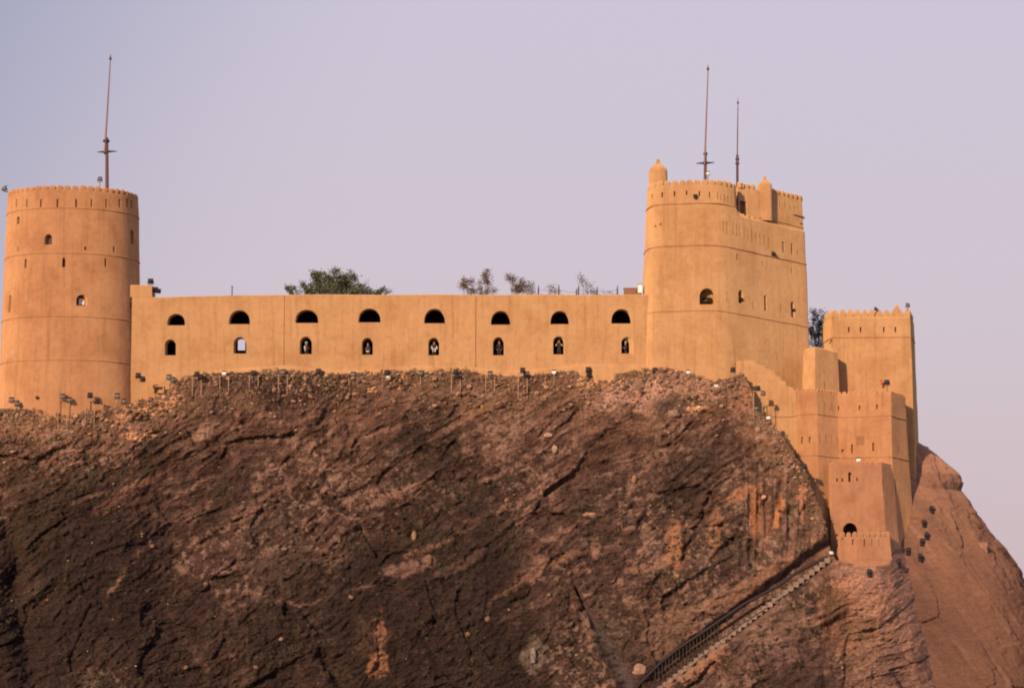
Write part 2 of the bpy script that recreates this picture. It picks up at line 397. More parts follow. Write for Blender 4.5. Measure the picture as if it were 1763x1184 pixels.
# blocky great fractures right of centre
for (ax_, ay_, bx_, by_, wd, dp_) in [(1180, 960, 1225, 850, 5, 1.2), (1225, 850, 1262, 815, 4, .8), (1185, 912, 1245, 905, 3, .8), (1245, 905, 1285, 885, 4, .7), (1245, 905, 1262, 930, 9, 1.3),
                                  (1262, 930, 1225, 962, 4, .8), (1262, 930, 1285, 890, 4, .7), (1262, 935, 1300, 960, 14, 1.0), (1178, 980, 1182, 890, 4, .9), (1340, 870, 1332, 915, 5, .9),
                                  (985, 1030, 990, 1150, 6, .8), (1000, 1050, 1010, 1090, 6, .8), (555, 1130, 590, 1184, 12, 1.8), (20, 1010, 60, 1184, 22, 1.7), (5, 850, 30, 990, 18, 1.1), (1465, 1080, 1500, 1092, 26, 1.1),
                                  (1425, 1100, 1560, 1106, 4, .7), (1425, 1106, 1420, 1184, 7, .9), (1545, 1110, 1600, 1184, 5, .9), (620, 910, 760, 925, 8, .7), (690, 955, 730, 960, 9, .9), (1520, 990, 1560, 1090, 7, .6),
                                  (1110, 850, 1180, 858, 4, .4), (1090, 875, 1160, 878, 4, .4), (1180, 700, 1230, 715, 6, .5), (1120, 680, 1210, 690, 9, .6), (360, 1000, 470, 990, 5, .5)]:
    qx, qy = bx_ - ax_, by_ - ay_; L2 = qx * qx + qy * qy
    jx = PXg + fine * 9; jy = PYg + wob * 5
    t = np.clip(((jx - ax_) * qx + (jy - ay_) * qy) / L2, 0, 1)
    dd = np.hypot(jx - ax_ - t * qx, jy - ay_ - t * qy)
    D = D - dp_ * (.9 if wd > 10 else .55) * np.exp(-(dd / wd) ** 2)
lm = ledge_mask(PXg, PYg)
tight = np.minimum(1, .18 + (PYg - CYg) / 22)
D = D * tight * (1 - .85 * lm) * (1 - .8 * cleft) * (1 - .6 * sstep(-25, 40, PXg - (1512 + (PYg - 960) * .33)))
Y = base - D
X3, Y3, Z3 = Pn(PXg, PYg, Y)
X3 = X3 + .10 * fbm(Xm * 1.3, Zm * 1.3, Xm * 0 + 9, 3, 81) * slope; Z3 = Z3 + .10 * fbm(Xm * 1.3, Zm * 1.3, Xm * 0 + 15, 3, 82) * slope
# albedo by rock kind, with shade painted in at lower left and in hollows
dark = np.array((.068, .043, .037)); mid = np.array((.110, .067, .054)); pale = np.array((.215, .132, .098)); black = np.array((.036, .026, .024))
t1 = np.clip(.5 + 1.1 * fbm(U2 * .22, V2 * .6, Xm * 0, 5, 91, .62), 0, 1)[..., None]
colr = dark * (1 - t1) + mid * t1
topz = (1 - sstep(20, 230 , PYg - CYg - 40 * fbm(Xm * .1, Zm * .1, Xm * 0, 2, 95)))[..., None] * .55
colr = colr * (1 - topz) + np.array((.230, .125, .080)) * topz
pk = 1.2 * sstep(.18, .34, fbm(Xm * .9, Zm * .9, Xm * 0, 5, 97, .68))[..., None] * .6
colr = colr * (1 - pk) + pale * pk
c2 = (np.clip(f2 * .9, -.4, .4) + np.clip(f3 * .7, -.35, .35))[..., None]; colr = colr * (1 + .55 * c2)
ol = (sstep(.0, .45, fbm(Xm * .16 + 40, Zm * .2, Xm * 0, 4, 98, .6)) * .5)[..., None]; colr = colr * (1 - ol) + np.array((.060, .046, .032)) * ol
spk = (1.25 * sstep(.12, .26, fbm(Xm * 2.4, Zm * 2.4, Xm * 0, 3, 197, .7)) * sstep(-.1, .35, fbm(Xm * .12, Zm * .12, Xm * 0, 3, 198) + .5 * np.exp(-(((PXg - 480) / 150) ** 2 + ((PYg - 930) / 110) ** 2))) * .55)[..., None]; colr = colr * (1 - spk) + np.array((.27, .185, .14)) * spk
st1 = ridged(U2 * .45, V2 * 2.2, Xm * 0 + 3, 4, 601, .7); st2 = ridged(U2 * 1.4, V2 * 4.5, Xm * 0 + 8, 3, 607, .7)
wst = (.55 * sstep(.62, .85, st1) + .40 * sstep(.66, .88, st2))[..., None] * (.45 + .55 * patchy)[..., None]; colr = colr * (1 - wst) + np.array((.185, .115, .088)) * wst
wdk = (.55 * sstep(.62, .42, st1) if False else .5 * (1 - sstep(.30, .46, st1)))[..., None]; colr = colr * (1 - wdk) + np.array((.050, .034, .029)) * wdk
vein = (sstep(.90, .97, ridged(U2 * .18, V2 * .55, Xm * 0, 3, 99)) * .55)[..., None]
colr = colr * (1 - vein) + pale * vein
bk = (sstep(-.1, .5, -fbm(Xm * .10, Zm * .10, Xm * 0, 3, 103) + .5 * (1 - sstep(60, 620, PXg)) * sstep(760, 960, PYg) + .35 * sstep(860, 1100, PYg) * (1 - sstep(900, 1150, PXg))) * .85)[..., None]  # random dark rock, plus slope shade painted over the lower left
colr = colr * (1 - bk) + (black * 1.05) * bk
colr = patches(PXg, PYg, colr)
VEINS = [[(120, 872), (170, 852), (205, 846), (240, 832)], [(590, 872), (640, 850), (690, 860), (740, 850), (800, 842), (860, 822)], [(600, 775), (660, 745), (735, 722)], [(520, 905), (590, 870), (640, 845)],
         [(870, 1005), (930, 975), (1010, 950), (1080, 935)], [(1000, 740), (1020, 700), (1060, 668)], [(1190, 790), (1130, 800), (1080, 835), (1030, 870)], [(330, 950), (400, 905), (470, 880)],
         [(420, 1020), (520, 1045), (640, 1010)], [(180, 1040), (220, 980), (260, 930)], [(800, 905), (860, 880), (930, 850)], [(700, 960), (780, 930), (830, 900)], [(1100, 950), (1160, 925), (1200, 900)],
         [(1010, 830), (1060, 815), (1120, 805)], [(740, 760), (800, 735), (880, 700)], [(1210, 1010), (1215, 1060), (1230, 1030), (1290, 975)], [(300, 860), (350, 830), (420, 810)], [(1180, 1130), (1200, 1060), (1260, 1000)]]
for vi, vl in enumerate(VEINS):
    jx = PXg + fine * 10 + 6 * low; jy = PYg + fine2 * 8; best = np.full(PXg.shape, 1e9)
    for (a1_, b1_), (a2_, b2_) in zip(vl, vl[1:]):
        qx, qy = a2_ - a1_, b2_ - b1_; t_ = np.clip(((jx - a1_) * qx + (jy - b1_) * qy) / (qx * qx + qy * qy), 0, 1); best = np.minimum(best, np.hypot(jx - a1_ - t_ * qx, jy - b1_ - t_ * qy))
    wv = (np.exp(-(best / (1.8 + 1.6 * hash3(np.array(vi), np.array(1), np.array(2), 3))) ** 2) * np.clip(.45 + .8 * fbm(PXg * .03, PYg * .03, Xm * 0 + vi, 2, 330), 0, .75))[..., None]; colr = colr * (1 - wv) + np.array((.27, .16, .115)) * wv
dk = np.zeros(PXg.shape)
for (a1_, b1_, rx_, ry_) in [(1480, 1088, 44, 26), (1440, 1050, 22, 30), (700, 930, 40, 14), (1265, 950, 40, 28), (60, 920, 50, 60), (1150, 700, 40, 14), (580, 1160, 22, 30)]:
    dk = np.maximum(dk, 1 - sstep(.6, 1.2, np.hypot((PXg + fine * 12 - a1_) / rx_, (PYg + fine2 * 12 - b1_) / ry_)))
dk = (dk * .6)[..., None]; colr = colr * (1 - dk) + np.array((.062, .045, .032)) * dk  # recess shade painted as dark colour over the carved hollows
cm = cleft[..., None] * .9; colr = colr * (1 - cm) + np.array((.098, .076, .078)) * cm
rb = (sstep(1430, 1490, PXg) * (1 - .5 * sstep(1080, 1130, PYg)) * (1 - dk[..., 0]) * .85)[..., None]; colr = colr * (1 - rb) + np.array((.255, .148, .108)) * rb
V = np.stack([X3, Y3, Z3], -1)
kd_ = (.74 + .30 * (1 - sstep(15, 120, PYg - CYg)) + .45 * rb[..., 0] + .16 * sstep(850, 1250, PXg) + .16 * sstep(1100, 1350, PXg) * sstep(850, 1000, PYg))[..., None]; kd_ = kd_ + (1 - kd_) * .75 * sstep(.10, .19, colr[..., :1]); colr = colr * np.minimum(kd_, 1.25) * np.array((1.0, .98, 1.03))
# plateau behind the crest, and the foot of the hill down to the sea
pl = []
for s, dz in ((1.2, .05), (4, .1), (12, .1), (30, -.2), (45, -8), (60, -40)):
    q = V[:, 0].copy(); q[:, 1] = np.maximum(base[:, 0], 214) + s; q[:, 2] = V[:, 0, 2] + dz; pl.append(q)
lo = []
for k in range(1, 9):
    q = V[:, -1].copy(); f = k / 8.0; q[:, 2] = q[:, 2] * (1 - f) + (-3) * f; q[:, 1] -= 5 * f + .5 * np.sin(q[:, 0] * .4 + k); lo.append(q)
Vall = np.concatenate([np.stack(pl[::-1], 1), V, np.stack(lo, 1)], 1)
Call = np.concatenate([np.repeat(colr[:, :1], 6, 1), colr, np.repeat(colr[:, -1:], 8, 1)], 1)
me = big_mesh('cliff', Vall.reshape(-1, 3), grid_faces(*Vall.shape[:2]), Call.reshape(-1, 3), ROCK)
cliff = link('cliff', me); tag(cliff, kind='structure')
GV = V.reshape(-1, 3); GPX, GPY = proj(GV[:, 0], GV[:, 1], GV[:, 2])

# the rounded rock nose behind the square tower
SIL = [(755, 1556), (770, 1579), (776, 1590), (786, 1602), (797, 1614), (812, 1630), (824, 1641), (838, 1643), (850, 1638), (866, 1652), (880, 1661), (905, 1682),
       (935, 1703), (965, 1727), (985, 1744), (1000, 1752), (1020, 1760), (1050, 1766), (1100, 1776), (1184, 1786), (1300, 1796)]
NP, NH = 420, 330
phs = np.linspace(-50, 175, NP); hs = np.linspace(0, 1, NH)
PH, HH = np.meshgrid(np.radians(phs), hs, indexing='ij')
PYn = 755 + (1300 - 755) * HH
Xs = np.interp(PYn, [s[0] for s in SIL], [s[1] for s in SIL])
Y0 = 240.0
xs3, _, zs3 = Pn(Xs, PYn, Y0); xc3 = M(1496 - CX, Y0)
Yf = 227.2 - (PYn - 770) * .05 * .76
sx = np.sin(PH); cx_ = np.cos(PH)
Xn = xc3 + (xs3 - xc3) * sx * np.where(sx > 0, 1, .6); Yn = Y0 - (Y0 - Yf) * cx_
Zn = zs3 - 0.0
# gullies running down the dip to the right
g1 = Xn + (Zn) * .62; g2 = Zn - Xn * .3
gul = ridged(g1 * .22 + .35 * fbm(Xn * .2, Zn * .2, Yn * .2, 2, 5), g2 * .05, Yn * .03, 3, 201)
gf = ridged(g1 * .9, g2 * .14, Yn * .1, 3, 205)
lf = fbm(Xn * .12, Yn * .12, Zn * .12, 3, 211); ff = fbm(Xn * 1.1, Yn * 1.1, Zn * 1.1, 4, 221, .6)
vb = voro(Xn * .35 + lf, Zn * .35, 223)
dn = .65 * lf + .9 * (gul - .5) + .28 * (gf - .5) + .12 * ff + .55 * facets(g1 * .16, g2 * .07 + .2 * lf, 601, .8) * sstep(820, 960, PYn) + .16 * facets(g1 * .6, g2 * .2 + .3 * lf, 603, .9) + .05 * facets(Xn * 1.7, Zn * 1.7, 605)
dn = dn * (1 - .65 * np.exp(-((PH - math.pi / 2) / .35) ** 2))
Xn = Xn + dn * sx; Yn = Yn - dn * cx_
ncol = np.array((.30, .165, .105)); nd = np.array((.205, .118, .086)); npk = np.array((.36, .21, .145))
q = np.clip(.5 + .9 * fbm(g1 * .5, g2 * .12, Yn * .1, 4, 231), 0, 1)[..., None]
cN = nd * q + ncol * (1 - q)
q = (sstep(.1, .5, fbm(g1 * 1.6, g2 * .25, Yn * .2, 4, 241)) * .6)[..., None]; cN = cN * (1 - q) + npk * q
q = (sstep(.62, .9, 1 - gul) * .55)[..., None]; cN = cN * (1 - q) + nd * .8 * q
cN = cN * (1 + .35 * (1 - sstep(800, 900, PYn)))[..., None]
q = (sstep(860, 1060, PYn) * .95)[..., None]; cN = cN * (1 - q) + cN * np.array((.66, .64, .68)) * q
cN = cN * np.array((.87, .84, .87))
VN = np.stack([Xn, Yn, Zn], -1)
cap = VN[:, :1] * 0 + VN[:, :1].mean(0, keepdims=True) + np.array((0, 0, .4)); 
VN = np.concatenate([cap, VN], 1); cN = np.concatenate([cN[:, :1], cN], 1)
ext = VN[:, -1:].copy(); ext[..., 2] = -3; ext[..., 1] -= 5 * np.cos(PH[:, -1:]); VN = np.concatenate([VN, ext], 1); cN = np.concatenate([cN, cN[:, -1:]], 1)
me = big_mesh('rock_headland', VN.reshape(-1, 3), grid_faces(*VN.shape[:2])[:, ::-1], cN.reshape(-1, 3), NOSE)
nose = link('rock_headland', me); tag(nose, kind='structure')
NV = VN[:, 1:-1].reshape(-1, 3); NV = NV[NV[:, 1] < Y0 - 1]; NPX, NPY = proj(NV[:, 0], NV[:, 1], NV[:, 2])
def ground(px, py):
    "front-most terrain point seen at a photo pixel"
    best = None
    for (vv, gx, gy) in ((GV, GPX, GPY), (NV, NPX, NPY)):
        d = np.hypot(gx - px, gy - py); k = np.where(d < 5)[0]
        if len(k) == 0: continue
        k = k[np.argmin(vv[k, 1] + d[k] * .3)]
        if best is None or vv[k, 1] < best.y: best = Vector(vv[k])
    if best is None:
        d = np.hypot(GPX - px, GPY - py); best = Vector(GV[np.argmin(d)])
    return best
# sea out to the horizon
m, n, o = new_mat('sea_water'); b = n.nodes.new('ShaderNodeBsdfPrincipled'); b.inputs['Base Color'].default_value = (.05, .07, .09, 1); b.inputs['Roughness'].default_value = .25
g = n.nodes.new('ShaderNodeNewGeometry'); bp = n.nodes.new('ShaderNodeBump'); bp.inputs['Strength'].default_value = .4
n.links.new(nz(n, g.outputs['Position'], .5, 4), bp.inputs['Height']); n.links.new(bp.outputs[0], b.inputs['Normal']); n.links.new(b.outputs[0], o.inputs[0])
bm = bmesh.new(); bmesh.ops.create_grid(bm, x_segments=4, y_segments=4, size=9000)
sea = link('sea', bm_mesh('sea', bm), None, m); tag(sea, kind='structure')
# ------------------------------------------------------------------ mud-built masses
BAND_LEVELS = {}
def rounded(poly, rad, k=7):
    "polygon (outward = to the right of travel reversed) with rounded corners; returns points, counts stay constant"
    out = []; n = len(poly)
    for i in range(n):
        p = Vector(poly[i]); a = Vector(poly[i - 1]); b = Vector(poly[(i + 1) % n]); r = rad[i]
        if r <= 0: out.append([p]); continue
        u = (a - p).normalized(); w = (b - p).normalized()
        r = min(r, (a - p).length * .45, (b - p).length * .45)
        s, e = p + u * r, p + w * r
        out.append([(s * (1 - t) ** 2 + p * (2 * t * (1 - t)) + e * t * t) for t in (q / (k - 1.0) for q in range(k))])
    return out
class Mass:
    """a hand-plastered block: plan polygon at top and bottom (anticlockwise seen from above), rounded corners, battered faces"""
    def __init__(s, top, bot, zt, zb, rad, step=.45, tilt=0, y0=0, zoff=None, wob=.035, seed=0, edge=.08, bulge=0):
        s.top, s.bot, s.zt, s.zb, s.rad, s.tilt, s.y0, s.zoff = top, bot, zt, zb, rad, tilt, y0, zoff
        s.wob, s.seed, s.bulge = wob, seed, bulge
        g = rounded(top, rad); s.counts = []
        n = len(g)
        for i in range(n):
            L = (g[(i + 1) % n][0] - g[i][-1]).length; s.counts.append(max(1, int(L / step)))
        s.nl = max(2, int((zt - zb) / step)); s.edge = edge
    def ring(s, t, off=0.0, wobble=True):
        poly = [Vector(a) * (1 - t) + Vector(b) * t for a, b in zip(s.top, s.bot)]
        g = rounded(poly, s.rad); pts = []; n = len(g)
        for i in range(n):
            pts += g[i]; a, b = g[i][-1], g[(i + 1) % n][0]; c = s.counts[i]
            pts += [a.lerp(b, q / c) for q in range(1, c)]
        z = s.zt * (1 - t) + s.zb * t
        R = np.array([(p.x, p.y, z) for p in pts])
        nx = np.roll(R, -1, 0) - np.roll(R, 1, 0); nn = np.stack([nx[:, 1], -nx[:, 0]], 1); nn /= np.linalg.norm(nn, axis=1, keepdims=True) + 1e-9
        R[:, 2] -= s.tilt * (R[:, 1] - s.y0)
        if s.zoff: R[:, 2] += np.array([s.zoff(x, y, t) for x, y in R[:, :2]])
        w = (s.wob * fbm(R[:, 0] * .45, R[:, 1] * .45, R[:, 2] * .45, 3, s.seed + 7) * 2) if wobble else 0
        w = w + off + s.bulge * math.sin(math.pi * t)
        R[:, :2] += nn * np.reshape(w + np.zeros(len(R)), (-1, 1))
        return R, nn
    def mesh(s, name):
        ts = [0] + [0.0 + i / s.nl for i in range(0, s.nl + 1)]
        rings = []
        for i, t in enumerate(ts):
            R, nn = s.ring(t)
            if i == 0: R[:, :2] -= nn * s.edge
            elif i == 1: R[:, 2] -= s.edge
            rings.append(R)
        m = len(rings[0]); V = np.concatenate(rings); Fc = []
        for i in range(len(rings) - 1):
            for j in range(m):
                k = (j + 1) % m
                Fc.append((i * m + j, (i + 1) * m + j, (i + 1) * m + k, i * m + k))
        Fc.append(tuple(range(m))); Fc.append(tuple(reversed(range((len(rings) - 1) * m, len(rings) * m))))
        return mesh_np(name, V, Fc, False)
    def t_of(s, z, y=None): return (s.zt - (z + (s.tilt * (y - s.y0) if y else 0))) / (s.zt - s.zb)
    def band(s, name, t, parent, mat, r=.055, sel=None):
        "a thin projecting string course round the mass"
        R, nn = s.ring(t, .0)
        n = len(R); prof = [(-.05, r), (r * .7, r * .7), (r, 0), (r * .7, -r * .7), (-.05, -r)]
        V, Fc = [], []; k = len(prof)
        jit = fbm(R[:, 0] * .8, R[:, 1] * .8, R[:, 2] * 0, 2, 3) * .035
        for i in range(n):
            for o_, dz in prof: V.append((R[i, 0] + nn[i, 0] * o_, R[i, 1] + nn[i, 1] * o_, R[i, 2] + dz + jit[i]))
        for i in range(n):
            j = (i + 1) % n
            if sel and not (sel(R[i]) and sel(R[j])): continue
            for q in range(k): w = (q + 1) % k; Fc.append((i * k + q, j * k + q, j * k + w, i * k + w))
        return part(name, mesh_np(name, V, Fc, True, 60), parent, mat)
    def walk(s, t, pitch, sel=None, inset=0):
        "points every pitch metres along the outline with outward direction"
        R, nn = s.ring(t, -inset); n = len(R); out_ = []; acc = pitch * .5
        for i in range(n):
            j = (i + 1) % n; a, b = Vector(R[i]), Vector(R[j]); L = (b - a).length; d = 0
            while acc <= L - d:
                d += acc; acc = pitch; p = a.lerp(b, d / L)
                if sel is None or sel(p): out_.append((p, Vector((nn[i, 0], nn[i, 1], 0)).normalized()))
            acc -= (L - d)
        return out_
def profile(kind, w, h):
    "outline in (x, z) about the bottom centre"
    if kind == 'rect': return [(-w / 2, 0), (w / 2, 0), (w / 2, h), (-w / 2, h)]
    pts = [(-w / 2, 0), (w / 2, 0)]
    sp = max(.3 * h, h - w * .56) if kind == 'arch' else .12 * h
    for k in range(15):
        a = math.pi * k / 14
        zz = math.sin(a) ** (.85 if kind == 'half' else 1)
        pts.append((w / 2 * math.cos(a), sp + (h - sp) * zz))
    return pts
def cutter_mesh(bm, p, nrm, prof, depth, splay=1.0, shear=0):
    nrm = Vector((nrm.x, nrm.y, 0)).normalized(); tx = Vector((-nrm.y, nrm.x, 0)); up = Vector((0, 0, 1))
    cz = sum(z for x, z in prof) / len(prof)
    loops = []
    zs_ = 1 + (splay - 1) * .3
    lev = [(.35, splay)] + ([(-min(depth * .5, .55), 1.0)] if splay != 1 else []) + [(-depth, 1.0)]
    for d, s in lev:
        loops.append([bm.verts.new(p + nrm * d + tx * (x * s + (shear * (0 if d > 0 else 1))) + up * (z * (zs_ if (s != 1 and z > .01) else 1))) for x, z in prof])
    n = len(prof)
    for a_, b_ in zip(loops, loops[1:]):
        for k in range(n): bm.faces.new((a_[k], a_[(k + 1) % n], b_[(k + 1) % n], b_[k]))
    bm.faces.new(loops[0][::-1]); bm.faces.new(loops[-1])
def carve(me, cuts, name):
    "boolean the openings out of the block; cuts: list of dicts(px, py = bottom centre, w, h in photo px, kind, depth, splay)"
    bvh = BVHTree.FromPolygons([v.co[:] for v in me.vertices], [tuple(p.vertices) for p in me.polygons])
    bm = bmesh.new(); res = []
    org = Vector((0, 0, CAMZ))
    for c in cuts:
        d = (P(c['px'], c['py'], 200) - org).normalized(); hit, nr, _, dist = bvh.ray_cast(org, d)
        if hit is None: res.append(None); print('miss', name, c); continue
        nr = Vector((nr.x, nr.y, 0)).normalized()
        if 'nrm' in c: nr = Vector(c['nrm']).normalized()
        tx = Vector((-nr.y, nr.x, 0)); fs = max(.3, abs(tx.x))
        w = c['w'] * dist / F_PX / fs; h = c['h'] * dist / F_PX
        pr = profile(c.get('kind', 'rect'), w, h)
        cutter_mesh(bm, hit, nr, pr, c.get('depth', .35), c.get('splay', 1.0), c.get('shear', 0))
        res.append((hit, nr, w, h))
    bmesh.ops.recalc_face_normals(bm, faces=bm.faces)
    cm_ = bpy.data.meshes.new('cutter'); bm.to_mesh(cm_); bm.free()
    a_ = bpy.data.objects.new('tmp_a', me); b_ = bpy.data.objects.new('tmp_b', cm_); COL.objects.link(a_); COL.objects.link(b_)
    md = a_.modifiers.new('cut', 'BOOLEAN'); md.operation = 'DIFFERENCE'; md.solver = 'EXACT'; md.object = b_; md.use_self = False
    dg = bpy.context.evaluated_depsgraph_get(); dg.update()
    r = bpy.data.meshes.new_from_object(a_.evaluated_get(dg)); r.name = name
    bpy.data.objects.remove(a_); bpy.data.objects.remove(b_)
    r.polygons.foreach_set('use_smooth', [True] * len(r.polygons)); r.set_sharp_from_angle(angle=math.radians(38))
    return r, res
def slit(px, py, h=14, w=2.2, depth=.4): return dict(px=px, py=py, w=w, h=h, kind='rect', depth=depth)

_merl = {}
def merlon_mesh(w, h, th, kind='round'):
    key = (round(w, 2), round(h, 2), round(th, 2), kind)
    if key in _merl: return _merl[key]
    if kind == 'round': pts = [(-w / 2, -.12), (w / 2, -.12), (w / 2 * 1.0, h * .45)] + [(w / 2 * math.cos(a), h * .45 + h * .55 * math.sin(a)) for a in (math.pi * k / 6 for k in range(1, 6))] + [(-w / 2, h * .45)]
    elif kind == 'point': pts = [(-w / 2, -.12), (w / 2, -.12), (w / 2, h * .38), (w * .40, h * .62), (w * .24, h * .84), (w * .07, h), (-w * .07, h), (-w * .24, h * .84), (-w * .40, h * .62), (-w / 2, h * .38)]
    elif kind == 'ogee': pts = [(-w / 2, -.12), (w / 2, -.12), (w / 2, h * .35), (w * .34, h * .52), (w * .16, h * .72), (w * .06, h), (-w * .06, h), (-w * .16, h * .72), (-w * .34, h * .52), (-w / 2, h * .35)]
    bm = bmesh.new(); A = [bm.verts.new((x, -th / 2, z)) for x, z in pts]; B = [bm.verts.new((x, th / 2, z)) for x, z in pts]; n = len(pts)
    for k in range(n): bm.faces.new((A[k], A[(k + 1) % n], B[(k + 1) % n], B[k]))
    bm.faces.new(A[::-1]); bm.faces.new(B)
    bmesh.ops.bevel(bm, geom=[e for e in bm.edges if abs(e.verts[0].co.y - e.verts[1].co.y) < 1e-5], offset=min(.05, th * .2), segments=1, affect='EDGES')
    _merl[key] = bm_mesh('merlon', bm, True, 50); return _merl[key]
def merlons(mass, parent, pitch, w, h, th, sel, mat, kind='round', t=0, seed=1):
    rnd = random.Random(seed)
    me = merlon_mesh(w, h, th, kind)
    if not me.materials: me.materials.append(mat)
    for p, nn in mass.walk(t, pitch, sel, th / 2 + .02):
        o = link('merlon', me, parent)
        o.location = p - parent.location; o.rotation_euler = (rnd.uniform(-.02, .02), rnd.uniform(-.03, .03), math.atan2(nn.x, -nn.y) + rnd.uniform(-.04, .04))
        o.scale = (rnd.uniform(.93, 1.05), 1, rnd.uniform(.88, 1.06))
        if mat is not me.materials[0]: o.material_slots[0].link = 'OBJECT'; o.material_slots[0].material = mat
def dome_turret(c, r, h, parent, name='turret', tip=.5, n=20):
    "round turret with an ogee cap, c = base centre in world coordinates"
    bm = bmesh.new(); zb = h
    prof = [(0, 0), (r * 1.02, 0), (r, h * .5), (r * .98, zb), (r * .93, zb + .22 * r), (r * .80, zb + .42 * r), (r * .58, zb + .62 * r), (r * .36, zb + .78 * r), (r * .22, zb + .92 * r), (r * .19, zb + .92 * r + tip * .5), (r * .10, zb + .92 * r + tip * .9), (0, zb + .92 * r + tip)]
    add_lathe(bm, prof, c, n)
    return part(name, bm_mesh(name, bm, True, 50), parent, MUD)
front = lambda p: p.y if False else True

# ================================================================== round tower
cxT, YT = 122, 222.4
def zAt(py, Y): return P(881, py, Y).z
RT, RB = M(112.5, YT), M(124, YT)
cT = P(cxT + 3, 400, YT); cB = P(cxT - 1, 700, YT)
nseg = 28
def circ(cx, cy, r): return [(cx + r * math.cos(2 * math.pi * k / nseg), cy + r * math.sin(2 * math.pi * k / nseg)) for k in range(nseg)]
zt, zb = zAt(326, YT - RT) , zAt(760, YT - RB)
def circ_poly(c, r, n=100): return [(c.x + r * math.cos(2 * math.pi * k / n), c.y + r * math.sin(2 * math.pi * k / n)) for k in range(n)]
tw = Mass(circ_poly(cT, RT), circ_poly(cB, RB), zt, zb, [0] * 100, wob=.03, seed=3)
T1 = thing('round_tower', 'tall round mud tower ringed with small rounded merlons, a mast on its roof', 'tower', (cB.x, cB.y, zb))
me = tw.mesh('wall')
cuts = [slit(x, 357, 14, 2.6) for x in (28, 46, 70, 98.5, 131, 157.5, 183, 206, 219)] + [slit(226.5, 359, 14, 2)]
cuts += [dict(px=31, py=386, w=6, h=13, kind='arch', depth=.5), dict(px=147, py=431, w=3.4, h=6.5), dict(px=196.5, py=434, w=3, h=9), dict(px=31, py=433, w=2, h=9),
         dict(px=43.5, py=461, w=4, h=15, kind='arch', depth=.4), dict(px=109.5, py=460, w=5, h=16, kind='arch', depth=.6), dict(px=182, py=459, w=3.4, h=15, kind='arch', depth=.5),
         dict(px=83, py=421, w=11, h=17, kind='arch', depth=.7, splay=1.35, shear=-.02), dict(px=141, py=526, w=15, h=18, kind='arch', depth=.9, splay=1.35),
         dict(px=228, py=420, w=4, h=24, kind='arch', depth=.4), dict(px=16, py=538, w=4.5, h=30, kind='arch', depth=.25), dict(px=226, py=532, w=2.5, h=10)]
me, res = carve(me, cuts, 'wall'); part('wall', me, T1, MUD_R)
for i, py in enumerate((358, 436, 545, 620)):
    tw.band('ledge', tw.t_of(zAt(py, YT - RT)), T1, CORD)
merlons(tw, T1, .65, .59, .40, .34, None, MUD_R)
# white shutter in the middle window of the tower
hit, nr, w, h = res[18 + 0 if False else [k for k, c in enumerate(cuts) if c['px'] == 141][0]]
bm = bmesh.new(); add_box(bm, (0, 0, h * .33), (w * .62, .05, h * .6)); add_box(bm, (0, -.035, h * .33), (w * .05, .03, h * .6)); add_box(bm, (0, -.035, h * .33), (w * .62, .03, .05))
wn = link('window', bm_mesh('window', bm), T1, WHITE); wn.location = hit - nr * .72 - T1.location + Vector((w * .12, 0, .12)); wn.rotation_euler.z = math.atan2(nr.x, -nr.y)
bm = bmesh.new()
for sx_ in (-1, 1): add_box(bm, (sx_ * w * .35, -.02, h * .36), (.07, .10, h * .72))
add_box(bm, (0, -.02, h * .70), (w * .76, .10, .07))
fr = link('window_frame', bm_mesh('window_frame', bm), T1, WOOD); fr.location = wn.location; fr.rotation_euler.z = wn.rotation_euler.z
# dark shutters in the narrow windows
for k in (10, 15, 16, 17):
    pass
for k, c in enumerate(cuts):
    if c['px'] in (31, 83, 109.5, 182) and c['h'] > 9.5 and res[k]:
        hit, nr, w, h = res[k]
        bm = bmesh.new(); add_box(bm, (0, 0, h * .42), (w * .9, .05, h * .78)); add_box(bm, (0, -.035, h * .42), (.05, .04, h * .78))
        o = link('shutter', bm_mesh('shutter', bm), T1, WOOD); o.location = hit - nr * (c['depth'] - .08) - T1.location; o.rotation_euler.z = math.atan2(nr.x, -nr.y)

# ================================================================== curtain wall
YW = 220.0
xl, xr = P(226, 600, YW).x, P(1131, 600, YW).x
zt, zb = zAt(507, YW), zAt(700, YW)
x262, x480 = P(261.5, 500, YW).x, P(480, 500, YW).x
def wz(x, y, t):
    k = 0
    if x < x480: k = -.22 * min(1, (x480 - x) / (x480 - x262))
    return (1 - t) * (k + .02 * math.sin(x * .7))
poly = [(xl, YW), (xr, YW), (xr, YW + 1.3), (xl, YW + 1.3)]
cw = Mass(poly, [(xl, YW - .15), (xr, YW - .15), (xr, YW + 1.3), (xl, YW + 1.3)], zt, zb, [0] * 4, step=.5, zoff=wz, wob=.022, seed=9, edge=.06)
T2 = thing('curtain_wall', 'long pale mud wall with eight upper arches and eight lower windows between the two towers', 'wall', (P(680, 600, YW).x, YW, zb))
UP = [(303, 560, 28, 18), (412, 558, 33, 22), (528, 556, 36, 21), (636, 555, 35, 22), (748, 556.5, 33, 23), (862, 559, 31, 22), (964, 558, 30, 21), (1070, 557, 32, 23)]
LO = [(293, 611, 16.5, 24), (413, 608, 19, 25), (526.5, 609, 18.5, 27), (632.5, 610, 17, 26), (747, 611, 17, 27), (858.5, 611, 17.5, 28), (962, 609.5, 17, 28), (1080, 608, 20, 26)]
cuts = [dict(px=a, py=b, w=w * 1.07, h=h * 1.10, kind='half', depth=2, splay=1.03, nrm=(0, -1, 0)) for a, b, w, h in UP]
cuts += [dict(px=a, py=b + .5, w=w + .5, h=h + 2.5, kind='arch', depth=2, splay=1.2, nrm=(0, -1, 0)) for a, b, w, h in LO[:7]]
